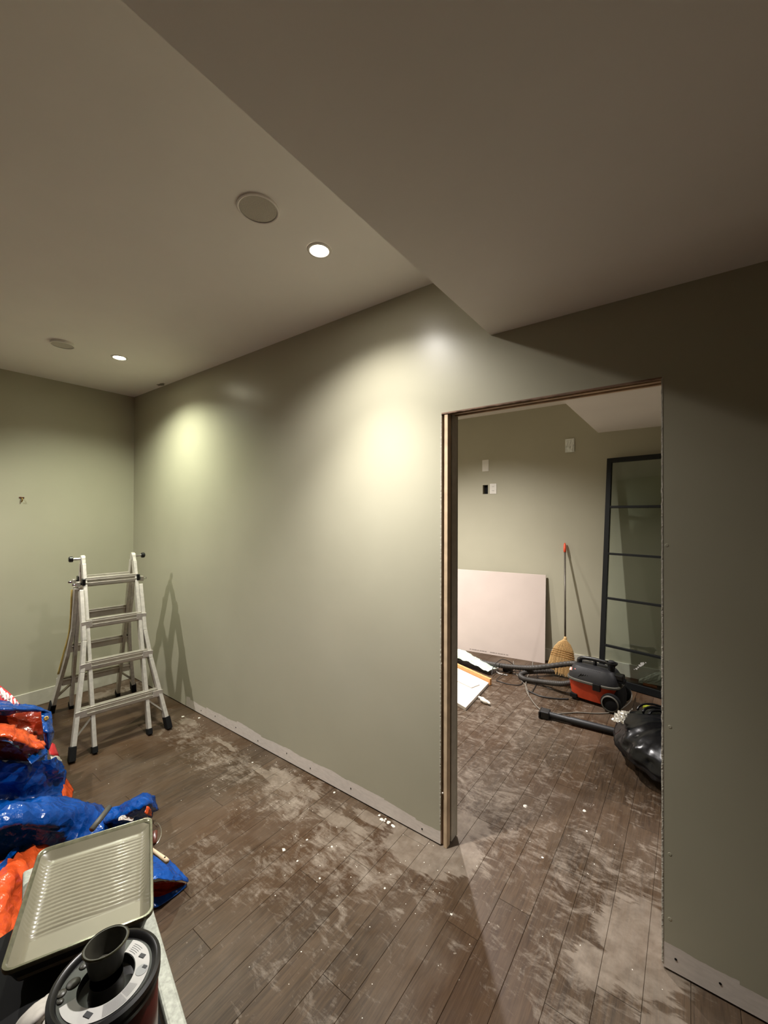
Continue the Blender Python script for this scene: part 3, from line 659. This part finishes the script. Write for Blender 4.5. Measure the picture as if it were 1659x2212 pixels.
# ------------------------------------------------------------------ articulated stepladder
LO = Vector((.755, -.48, 0)); la = math.radians(-8); lx = Vector((math.cos(la), math.sin(la), 0)); ly = Vector((-math.sin(la), math.cos(la), 0))
t = thing('stepladder', 'aluminium articulated stepladder standing in the far corner', 'ladder', LO)
TOPZ = 1.27
def LP(s, y, z, dx=0):                  # s = +1 camera side, -1 wall side
    return LO+lx*(s*(.018+.45*(TOPZ-z)/TOPZ)+dx)+ly*y+Vector((0, 0, z))
def leg(pts, w, d, name, m, par):
    mb = MB()
    for a, b in zip(pts, pts[1:]): mb.bar(a, b, w, d, side=ly)
    return mb.build(name, m, par, bevel=.003)
for s in (1, -1):
    for q in (-1, 1):
        ir = leg([LP(s, q*.165, .035, -s*.012), LP(s, q*.165, 1.22, -s*.002)], .024, .058, 'inner_rail', M_ALU, t)
        MB().bar(LP(s, q*.165, .002, -s*.012), LP(s, q*.165, .040, -s*.012), .030, .064, side=ly).build('rubber_foot', M_BLKM, ir, bevel=.003)
        orr = leg([LP(s, q*.283, .05), LP(s, q*.212, .50), LP(s, q*.190, .70), LP(s, q*.190, 1.04)], .026, .066, 'outer_rail', M_ALU, t)
        MB().bar(LP(s, q*.291, .002), LP(s, q*.281, .085), .036, .074, side=ly).build('rubber_foot', M_BLKM, orr, bevel=.004)
        MB().bar(LP(s, q*.272, .12), LP(s, q*.15, .245), .010, .022, side=ly).build('brace', M_ALUD, t)
    for z, w, inner in ((1.10, .165, 1), (.815, .175, 0), (.545, .195, 0), (.265, .235, 0)):
        rg = MB()
        for dx in (-.022, .0, .022): rg.bar(LP(s, -w, z+.012+(.003 if dx == 0 else 0), dx*s*1.0), LP(s, w, z+.012+(.003 if dx == 0 else 0), dx*s), .010, .014, side=(0, 0, 1))
        rg.bar(LP(s, -w, z-.004, 0), LP(s, w, z-.004, 0), .064, .040, side=(0, 0, 1)); rg.bar(LP(s, -w, z-.016, s*.024), LP(s, w, z-.016, s*.024), .022, .008, side=(0, 0, 1))
        r = rg.build('rung', M_ALUD, t, bevel=.002)
        for q in (-1, 1):
            if inner:
                MB().bar(LP(s, q*(w+.0), z, s*.012), LP(s, q*(w+.02), z, s*.012), .048, .060, side=(0, 0, 1)).build('rung_clamp', M_BLK, r, bevel=.004)
            else:
                MB().bar(LP(s, q*(w-.035), z, s*.032), LP(s, q*(w+.03), z-.004, s*.034), .046, .006, side=(0, 0, 1)).build('rung_bracket', M_ALU, r, bevel=.002)
for q in (-1, 1):
    hg = MB(); hg.lathe(LO+ly*(q*.165)-ly*.014+Vector((0, 0, 1.255)), [(.030, 0), (.034, .004), (.034, .024), (.030, .028)], 24, ly)
    for s in (1, -1): hg.bar(LP(s, q*.165, 1.14), LO+ly*(q*.165)+Vector((0, 0, 1.26))+lx*s*.008, .022, .046, side=ly)
    h = hg.build('hinge', M_ALU, t, smooth=True, auto=30)
    c = LO+ly*(q*.18)+Vector((0, 0, 1.262))
    MB().tube([c, c+ly*q*.045], .009, 12).build('hinge_pin', M_CHROME, h, smooth=True, auto=40)
    MB().lathe(c+ly*q*.042, [(.014, 0), (.021, q*.004), (.021, q*.022), (.015, q*.028)], 20, ly).build('knob', M_BLK, h, smooth=True, auto=40)
    for s in (1, -1):
        c = LP(s, q*.185, 1.085); MB().tube([c, c+ly*q*.055], [.010, .008], 10).build('lock_pin', M_CHROME, t, smooth=True)
        MB().obox(c+ly*q*.02, (lx, ly, (0, 0, 1)), (.02, .012, .02)).build('lock_block', M_ALUD, t, bevel=.004)
MB().tube(spline([LP(-1, -.212, 1.02, -.01), LP(-1, -.208, .7, -.01), LP(-1, -.235, .5, -.01), LP(-1, -.26, .33, -.01)], 6), .007, 6).build('edge_stripe', M_YEL, t, smooth=True, label='yellowed tape along the back rail')

# ------------------------------------------------------------------ blue and orange tarp
t = thing('tarp', 'crumpled blue and orange tarp heaped on the floor at left', 'tarp', at(120, 1760, 0))
def S(rows, name, m, seed, amp=.014, freq=9, k=9, label=None, fine=.003, solid=.0016):
    return sheet(MB(), [[at(*p) for p in r] for r in rows], k, amp, freq, seed, fine).build(name, m, t, smooth=True, solid=solid, label=label)
S([[(-160, 1590, .44), (0, 1636, .40), (60, 1648, .36), (100, 1642, .33), (112, 1644, .25)],
   [(-160, 1680, .36), (0, 1690, .30), (60, 1692, .26), (115, 1672, .22), (131, 1668, .12)],
   [(-160, 1740, .24), (0, 1738, .20), (60, 1740, .14), (115, 1722, .08), (133, 1722, .02)],
   [(-160, 1775, .36), (0, 1752, .34), (62, 1742, .30), (110, 1732, .22), (150, 1735, .06)],
   [(-160, 1812, .38), (0, 1782, .34), (70, 1770, .29), (150, 1752, .20), (195, 1742, .06)],
   [(-160, 1850, .28), (0, 1822, .24), (85, 1806, .20), (175, 1785, .12), (232, 1768, .04)],
   [(-160, 1900, .12), (0, 1872, .10), (90, 1850, .08), (190, 1825, .04), (245, 1800, .01)]], 'blue_body', M_BLUE, 1, .022, 7, 10, label='blue outer side, heaped')
S([[(205, 1752, .04), (250, 1748, .10), (288, 1728, .17), (310, 1719, .17), (328, 1722, .12)],
   [(215, 1775, .05), (255, 1768, .12), (295, 1752, .19), (318, 1738, .18), (335, 1752, .06)],
   [(225, 1795, .02), (260, 1790, .04), (300, 1775, .06), (325, 1768, .04), (334, 1766, .01)]], 'blue_tail', M_BLUE, 2, .012, 16, 8, label='blue tail pointing right')
S([[(316, 1742, .20), (324, 1746, .18), (329, 1755, .13)], [(311, 1756, .19), (318, 1760, .17), (328, 1764, .10)]], 'orange_lining', M_ORANGE, 3, .003, 20, 5)
S([[(285, 1858, .06), (325, 1850, .09), (352, 1854, .08), (372, 1868, .06), (404, 1903, .02)],
   [(285, 1880, .08), (325, 1878, .13), (355, 1880, .12), (380, 1893, .07), (405, 1905, .02)],
   [(285, 1900, .06), (328, 1902, .13), (356, 1902, .12), (382, 1904, .07), (405, 1907, .015)]], 'blue_flap', M_BLUE, 4, .006, 14, 8, label='blue flap below the tray corner')
S([[(290, 1900, .10), (330, 1906, .09), (362, 1905, .08), (400, 1908, .012)], [(290, 1925, .02), (332, 1928, .012), (362, 1924, .012), (396, 1914, .008)], [(290, 1945, .02), (336, 1946, .01), (362, 1934, .01), (392, 1918, .008)]], 'orange_lining', M_ORANGE_SHADE, 5, .002, 12, 7)
S([[(325, 1938, .016), (350, 1936, .018), (375, 1924, .018), (404, 1908, .018)], [(325, 1962, .008), (344, 1958, .008), (374, 1938, .008), (404, 1914, .006)]], 'blue_hem', M_BLUE, 6, .002, 20, 7)
S([[(-160, 1850, .22), (0, 1872, .20), (40, 1848, .17), (88, 1830, .12), (120, 1826, .06)],
   [(-160, 1960, .26), (-10, 1930, .24), (32, 1895, .20), (70, 1870, .13), (110, 1860, .05)],
   [(-160, 2050, .22), (-20, 2000, .22), (22, 1960, .17), (60, 1930, .10), (100, 1920, .04)],
   [(-160, 2160, .20), (-30, 2110, .22), (10, 2060, .18), (40, 2010, .08), (80, 1990, .02)]], 'orange_lining', M_ORANGE, 7, .020, 10, 9, label='orange lining turned outward, wrinkled')
S([[(-60, 1905, .25), (0, 1866, .24), (20, 1842, .21), (36, 1828, .18)], [(-60, 1925, .24), (2, 1880, .225), (24, 1853, .195), (44, 1832, .165)]], 'blue_hem', M_BLUE, 8, .002, 12, 6)
S([[(-160, 1515, .53), (0, 1530, .50), (50, 1530, .47), (92, 1532, .44)], [(-160, 1570, .44), (0, 1572, .42), (50, 1582, .37), (94, 1590, .33)], [(-160, 1600, .44), (0, 1600, .42), (50, 1615, .36), (96, 1628, .30)]], 'orange_lining', M_ORANGE_SHADE, 9, .006, 9, 8, label='orange lining inside the fold, shade put into its colour')
S([[(-160, 1558, .50), (0, 1568, .50), (30, 1577, .48), (60, 1590, .45), (95, 1612, .38)],
   [(-160, 1585, .56), (0, 1588, .55), (30, 1596, .53), (55, 1606, .49), (88, 1622, .42)],
   [(-160, 1610, .50), (0, 1602, .51), (28, 1615, .48), (52, 1628, .44), (70, 1636, .38)]], 'orange_ridge', M_ORANGE, 10, .014, 14, 9, label='bright orange ridge of lining')
S([[(-160, 1608, .47), (0, 1602, .48), (30, 1614, .45), (58, 1626, .40)], [(-160, 1640, .40), (0, 1642, .38), (30, 1644, .37), (64, 1645, .35)]], 'orange_lining', M_ORANGE_SHADE, 11, .004, 9, 6)
S([[(88, 1538, .46), (98, 1535, .45), (110, 1538, .43)], [(93, 1575, .42), (104, 1574, .42), (116, 1578, .38)], [(96, 1592, .38), (106, 1592, .38), (117, 1586, .34)], [(97, 1618, .30), (106, 1620, .30), (113, 1604, .27)]], 'blue_hem', M_BLUE, 12, .002, 14, 7, label='blue hem with a grommet')
gp = at(100, 1552, .452); MB().lathe(gp, [(.006, 0), (.012, .002), (.012, -.002), (.006, -.001)], 16, (.8, -.3, .6)).build('grommet', mat('brass', (150, 120, 60), .4, .8), t, smooth=True)
S([[(-160, 1480, .60), (0, 1513, .56), (30, 1523, .54), (70, 1526, .50), (104, 1536, .44)], [(-160, 1510, .60), (0, 1530, .58), (35, 1534, .55), (75, 1534, .50), (106, 1538, .44)], [(-160, 1540, .56), (0, 1546, .54), (40, 1541, .51), (80, 1539, .47), (107, 1540, .43)]], 'blue_hem', M_BLUE, 13, .006, 12, 7, label='blue hem along the top of the heap')
S([[(58, 1640, .42), (78, 1624, .41), (96, 1616, .39), (101, 1622, .38)], [(66, 1652, .40), (84, 1640, .39), (100, 1630, .37), (104, 1636, .35)]], 'blue_hem', M_BLUE, 14, .002, 14, 6)
S([[(128, 1672, .10), (138, 1678, .07), (150, 1692, .03), (157, 1704, .01)], [(130, 1700, .08), (140, 1706, .06), (150, 1712, .03), (156, 1718, .01)], [(135, 1724, .06), (144, 1726, .04), (150, 1728, .02), (153, 1725, .01)]], 'orange_lining', M_ORANGE, 15, .004, 14, 6, label='orange lining corner on the floor')
S([[(-170, 1525, .38), (0, 1538, .36), (60, 1540, .34), (96, 1545, .32)], [(-170, 1600, .34), (0, 1610, .30), (60, 1620, .26), (100, 1630, .22)], [(-170, 1690, .26), (0, 1695, .22), (60, 1690, .18), (108, 1668, .14)]], 'blue_body', M_BLUE, 16, .006, 7, 6)
S([[(-170, 1725, .14), (0, 1730, .12), (80, 1735, .06)], [(-170, 1780, .14), (0, 1775, .12), (90, 1760, .06)]], 'blue_body', M_BLUE, 17, .004, 7, 6)
# printed sack under the tarp
t2 = thing('printed_sack', 'red and white printed plastic sack under the blue tarp', 'sack', at(20, 1530, .4))
def S2(rows, name, m, seed, amp, freq, k): return sheet(MB(), [[at(*p) for p in r] for r in rows], k, amp, freq, seed, .001).build(name, m, t2, smooth=True, solid=.0015)
S2([[(-120, 1410, .60), (-20, 1462, .60), (0, 1481, .59), (22, 1498, .57), (44, 1521, .54)], [(-120, 1450, .58), (-20, 1492, .58), (0, 1505, .57), (20, 1517, .55), (40, 1524, .53)], [(-120, 1480, .55), (-20, 1516, .54), (0, 1522, .54), (20, 1528, .53), (38, 1530, .51)]], 'sack_panel', M_PRED, 20, .001, 6, 6)
lt = MB()
d1v = (at(40, 1518, .57)-at(0, 1484, .60)).normalized()
for i, (a, b) in enumerate([((-14, 1478), (0, 1500)), ((-6, 1480), (-8, 1502)), ((2, 1487), (6, 1508)), ((2, 1487), (14, 1504)), ((9, 1494), (12, 1512)), ((14, 1497), (22, 1510)), ((17, 1500), (18, 1516)), ((24, 1503), (24, 1520)), ((24, 1503), (33, 1514)), ((31, 1510), (34, 1521)), ((36, 1516), (39, 1522)), ((0, 1500), (8, 1503)), ((18, 1508), (27, 1510))]):
    p, q = at(*a, .595-.0012*max(0, a[0])), at(*b, .572-.0009*max(0, b[0])); lt.tube([p, q], .0052, 6)
lt.build('printed_lettering', M_PRINT, t2, label='white slanted print, too crumpled to read')
S2([[(103, 1600, .22), (112, 1604, .22), (118, 1608, .20)], [(106, 1630, .2), (118, 1632, .18), (127, 1633, .14)]], 'sack_corner', M_PRED, 21, .001, 6, 4)
S2([[(108, 1632, .19), (120, 1633, .17), (128, 1634, .14)], [(112, 1650, .16), (123, 1650, .13), (133, 1644, .08)], [(118, 1664, .12), (126, 1664, .1), (131, 1662, .06)]], 'sack_corner', M_WHITE, 22, .003, 12, 5)
# dark bar lying on the tarp
tag(MB().tube([at(236, 1744, .20), at(222, 1762, .21), at(198, 1792, .20)], .012, 10).build('roller_pole', M_VRIM, smooth=True), 'dark grey pole end lying across the blue tarp', 'pole')

# ------------------------------------------------------------------ work platform in the foreground
PZ = .52; pd = Vector((.974, -.225, 0)).normalized(); pn = Vector((.225, .974, 0)).normalized()
E0 = Vector((3.196, -1.233, 0))
PO = Vector((2.72, -1.35, 0)); PL = 1.45; PWD = .275
t = thing('work_platform', 'low pale metal work platform under the paint tray and can', 'work platform', (3.3, -1.45, 0))
PO = E0-pd*.39                           # far corner, outer edge of the visible rail
def PP(a, b, z): return PO+pd*a-pn*b+Vector((0, 0, z))
def pbox(a0, a1, b0, b1, z0, z1): return MB().hexa([PP(a0, b0, z0), PP(a1, b0, z0), PP(a1, b1, z0), PP(a0, b1, z0), PP(a0, b0, z1), PP(a1, b0, z1), PP(a1, b1, z1), PP(a0, b1, z1)])
pbox(0, PL, 0, .034, PZ-.07, PZ).build('side_rail', M_RAIL, t, bevel=.006); pbox(0, PL, PWD-.034, PWD, PZ-.07, PZ).build('side_rail', M_RAIL, t, bevel=.006)
pbox(0, .05, .034, PWD-.034, PZ-.06, PZ-.001).build('end_rail', M_RAIL, t, bevel=.004)
pbox(.06, PL-.05, .046, PWD-.046, PZ-.035, PZ-.004).build('deck', M_BLKM, t, label='black anti-slip deck')
for i in range(12): pbox(.07+i*.11, .078+i*.11, .05, PWD-.05, PZ-.006, PZ-.002).build('deck_ridge', M_BLKM, t)
for a in (.10, PL-.1):
    for b in (.017, PWD-.017):
        lg = MB().bar(PP(a, b, .03), PP(a, b, PZ-.04), .028, .04, side=tuple(pn)).build('leg', M_RAIL, t, bevel=.003)
        MB().bar(PP(a, b, .001), PP(a, b, .05), .036, .048, side=tuple(pn)).build('rubber_foot', M_BLKM, lg)

mt = thing('rubber_mat', 'black rubber mat draped over the work platform under the can', 'mat', PP(.6, .2, PZ))
rows = []
for k in range(9):
    a = .215+k*(PL-.03-.215)/8; row = []
    for b, z in ((.044, .0035), (.12, .003), (.20, .003), (.262, .0045), (.30, -.004), (.345, -.016), (.40, -.05), (.43, -.13)):
        row.append(PP(a, b, PZ+z+.0015*math.sin(k*2.1+b*30)*(b > .27)))
    rows.append(row)
sheet(MB(), rows, 3, .0, 9, 1, .0).build('mat_sheet', M_BLKM, mt, smooth=True, solid=.003)
# ------------------------------------------------------------------ roller tray full of paint
TZ = .60
cTL, cTR, cBR, cBL = Vector((2.819, -1.39, 0)), Vector((2.943, -1.126, 0)), Vector((3.29, -1.278, 0)), Vector((3.167, -1.54, 0))
tu = ((cTR-cTL)+(cBR-cBL)).normalized(); tl = ((cBL-cTL)+(cBR-cTR)).normalized()
tc = (cTL+cTR+cBR+cBL)/4; TW, TLn = .292, .382
t = thing('paint_tray', 'metal roller tray coated in wet sage paint on the work platform', 'paint tray', (tc.x, tc.y, PZ))
def TP(a, b, z): return tc+tu*(a-.5)*TW+tl*(b-.5)*TLn+Vector((0, 0, z))
def rr(a0, a1, b0, b1, r, z, n=5):
    pts = []
    for cx, cy, s in ((a1-r/TW, b1-r/TLn, 0), (a0+r/TW, b1-r/TLn, 1), (a0+r/TW, b0+r/TLn, 2), (a1-r/TW, b0+r/TLn, 3)):
        for k in range(n+1):
            an = s*PI/2+k/n*PI/2; pts.append(TP(cx+r/TW*math.cos(an), cy+r/TLn*math.sin(an), z))
    return pts
MB().loft([rr(-.0, 1, 0, 1, .022, TZ-.010), rr(-.005, 1.005, -.004, 1.004, .024, TZ-.003), rr(.0, 1, 0, 1, .022, TZ), rr(.018, .982, .013, .987, .020, TZ), rr(.03, .97, .03, .975, .018, TZ-.006)], cap=False).build('rim', M_TRAYR, t, smooth=True, auto=50)
# inner surface: ramp with ribs falling to the well, from far edge b=0 to near edge b=1
mb = MB(); NB, NA = 260, 24; vs = []
def depth(b):
    if b < .075: return TZ-.006-max(0, b-.03)/.045*.020
    if b < .72: return TZ-.026-(b-.075)/.645*.020
    if b < .955: return TZ-.046
    return TZ-.046+(b-.955)/.02*.040
for i in range(NB+1):
    b = .03+.945*i/NB
    for j in range(NA+1):
        a = j/NA; wl = min(1, min(a, 1-a)/.06); z = depth(b)
        rib = 0
        if .105 < b < .70 and wl >= 1:
            env = min(1, (b-.105)/.02, (.70-b)/.03); bow = .018*math.sin(a*PI*1.0)+.01*math.sin(a*7)
            ph = ((b+bow)-.15)/.55*17; rib = .0040*env*abs(math.sin(PI*ph))**.7
        zz = TZ-.006+(z-(TZ-.006))*wl
        aa = .03+.94*a
        vs.append(TP(aa, b, zz+rib))
mb.add(vs, [(i*(NA+1)+j, i*(NA+1)+j+1, (i+1)*(NA+1)+j+1, (i+1)*(NA+1)+j) for i in range(NB) for j in range(NA)])
mb.build('ribbed_ramp', M_TRAY, t, smooth=True)
MB().loft([rr(.088, .912, .715, .957, .006, TZ-.0455), rr(.088, .912, .715, .957, .006, TZ-.0440)]).build('paint_pool', M_POOL, t, label='pool of sage paint in the well')
MB().loft([rr(.0, 1, 0, 1, .022, TZ-.008), rr(.04, .96, .03, .97, .018, TZ-.028), rr(.07, .93, .45, .94, .015, TZ-.054)], cap=False).build('pan', mat('pan_under', (52, 52, 44), .5, .3), t, smooth=True, auto=50)
for a in (.12, .88): MB().bar(TP(a, .08, PZ+.0), TP(a, .12, TZ-.036), .004, .02, side=tuple(tu)).build('tray_leg', M_TRAYR, t)

# ------------------------------------------------------------------ paint can with pouring cup
cc = Vector((3.475, -1.445, PZ+.0065)); t = thing('paint_can', 'dark red paint can with black lid and round label', 'paint can', cc)
R_, HC = .088, .190
MB().lathe(cc, [(R_-.004, .001), (R_-.001, .006), (R_-.001, HC-.03), (R_-.003, HC-.026)], 48).build('can_body', M_RED, t, smooth=True, auto=40)
MB().lathe(cc, [(R_-.004, HC-.028), (R_+.002, HC-.026), (R_+.003, HC-.018), (R_, HC-.016), (R_, HC-.012), (R_+.003, HC-.010), (R_+.003, HC), (R_-.003, HC+.003), (R_-.008, HC+.001), (R_-.012, HC-.006), (R_-.014, HC-.006), (.0465, HC-.006), (.0445, HC-.022), (.03, HC-.026)], 56).build('lid', M_BLK, t, smooth=True, auto=40)
lb = MB(); n = 56; a0, a1 = math.radians(-138), math.radians(84); ri, ro = .0475, .0715
base = math.atan2(RT.y, RT.x)
def CPt(r, a, z): return cc+Vector((math.cos(a+base)*r, math.sin(a+base)*r, z))
zt = HC-.0052
vs = []
for i in range(n+1):
    a = a0+(a1-a0)*i/n; vs += [CPt(ri, a, zt), CPt(ro, a, zt)]
lb.add(vs, [(2*i, 2*i+1, 2*i+3, 2*i+2) for i in range(n)]); lb.build('ring_label', M_LABEL, t, solid=.0006, label='white ring label printed with small dark text')
ink = MB()
for k in range(9):
    r = .0495+k*.0024
    for (s0, s1) in ((-62, -30), (-28, -8)):
        if k > 6 and s0 == -28: continue
        m = 8; v = []
        for i in range(m+1):
            a = math.radians(s0+(s1-s0)*i/m); v += [CPt(r, a, zt+.0006), CPt(r+.0009, a, zt+.0006)]
        ink.add(v, [(2*i, 2*i+1, 2*i+3, 2*i+2) for i in range(m)])
for k in range(5):
    m = 5; v = []; r = .051+k*.0034
    for i in range(m+1):
        a = math.radians(56+(76-56)*i/m); v += [CPt(r, a, zt+.0006), CPt(r+.0009, a, zt+.0006)]
    ink.add(v, [(2*i, 2*i+1, 2*i+3, 2*i+2) for i in range(m)])
ink.build('label_text', mat('ink_grey', (110, 110, 110), .6), t)['kind'] = 'stuff'
MB().lathe(CPt(.0600, math.radians(14), zt+.0004), [(.0105, 0), (.0105, .0005)], 28).build('label_disc', M_LABELG, t, label='grey disc printed on the label')
for a, r, s in ((18, .0625, .0045), (42, .058, .006), (-84, .056, .007)):
    MB().obox(CPt(r+.002, math.radians(a), zt+.0010), ((1, .4, 0), (-.4, 1, 0), (0, 0, 1)), (s, s*.6, .0004)).build('label_mark', M_INK, t, bevel=.0003)
# loose wet smears of paint on the lid's left side
for a, r, s in ((-172, .058, .012), (160, .064, .008), (-160, .072, .009), (-148, .070, .006)):
    MB().lathe(CPt(r, math.radians(a), zt-.001), [(s, 0), (s*.8, .002), (s*.2, .003)], 14).build('paint_drip', M_CUP, t, smooth=True)
MB().lathe(cc, [(.030, HC-.026), (.027, HC-.01), (.027, HC)], 32, cap=False).build('spout_neck', M_CUP, t, smooth=True)
t3 = thing('measuring_cup', 'open grey cup standing on the centre of the paint can', 'cup', cc+Vector((0, 0, HC)))
k0 = cc+Vector((-.012, .004, HC+.0012)); tiltax = Vector((-.12, .02, 1)).normalized()
MB().lathe(k0, [(.0275, .004), (.0285, .007), (.0350, .043), (.0370, .045), (.0370, .048), (.0340, .048), (.0325, .043), (.0260, .010), (.001, .010)], 40, tiltax).build('cup_wall', M_CUP, t3, smooth=True, auto=50)
MB().lathe(k0, [(.0370, .0445), (.0388, .0465), (.0370, .0490)], 40, tiltax, cap=False).build('cup_rim', M_TRAYR, t3, smooth=True)
# rag
t4 = sheet(MB(), [[at(22, 2240, PZ+.05), at(45, 2205, PZ+.08), at(75, 2175, PZ+.085), at(106, 2152, PZ+.06)], [at(42, 2250, PZ+.09), at(66, 2215, PZ+.115), at(90, 2190, PZ+.115), at(110, 2168, PZ+.08)], [at(62, 2255, PZ+.07), at(80, 2228, PZ+.085), at(96, 2204, PZ+.08), at(112, 2184, PZ+.055)], [at(84, 2262, PZ+.09), at(96, 2240, PZ+.10), at(106, 2216, PZ+.09), at(114, 2198, PZ+.05)], [at(100, 2270, PZ+.01), at(106, 2250, PZ+.012), at(112, 2230, PZ+.012), at(116, 2215, PZ+.01)]], 8, .003, 14, 6, .001)
tag(t4.build('grey_rag', M_RAG, smooth=True, solid=.004), 'light grey folded rag at the lower left of the can', 'rag')
# wooden handle and roller handle lying on the platform edge beside the tray
b1 = at(362, 1861, PZ+.012); b0 = at(288, 1807, PZ+.012); dv = (b1-b0).normalized()
t = thing('paintbrush', 'paintbrush whose pale wooden handle sticks out past the tray corner', 'paintbrush', b0)
MB().tube([b0+dv*.06, b0+dv*.10, b1-dv*.05, b1-dv*.01, b1], [.008, .006, .0062, .0072, .0066], 12).build('wooden_handle', M_WOOD, t, smooth=True, label='pale wooden handle')
MB().tube([b0+dv*.02, b0+dv*.065], .0085, 12).build('ferrule', M_CHROME, t, smooth=True)
MB().tube([b0-dv*.04, b0+dv*.022], [.0088, .0085], 12).build('bristles', M_BLKM, t, smooth=True)
MB().lathe(b1-dv*.014+Vector((0, 0, .0066)), [(.0026, 0), (.0026, .0012)], 10).build('hanging_hole', M_BLKM, t)
g0 = Vector((2.95, -1.20, PZ+.012)); g1p = at(334, 1800, PZ+.014)
t = thing('scraper', 'dark red handled scraper with a wire loop behind the tray corner', 'scraper', g0)
MB().tube([g0, g0.lerp(g1p, .4), g0.lerp(g1p, .8), g1p, at(333, 1822, PZ+.012)], [.006, .010, .011, .010, .007], 12).build('grip', M_BROWNH, t, smooth=True)
MB().tube(spline([at(333, 1782, PZ+.015), at(340, 1778, PZ+.02), at(347, 1788, PZ+.02), at(348, 1803, PZ+.02), at(342, 1818, PZ+.015), at(335, 1826, PZ+.012)], 6), .0012, 6).build('wire_loop', M_CHROME, t, smooth=True)
tag(sheet(MB(), [[at(256, 1773, .14), at(268, 1771, .15), at(287, 1774, .14)], [at(260, 1763, .15), at(270, 1761, .165), at(289, 1768, .15)]], 6, .002, 30, 3).build('paper_scrap', M_FOAM, solid=.002), 'small white scrap behind the far edge of the tray', 'scrap')

for o in bpy.data.objects:
    if '_org' in o: del o['_org']
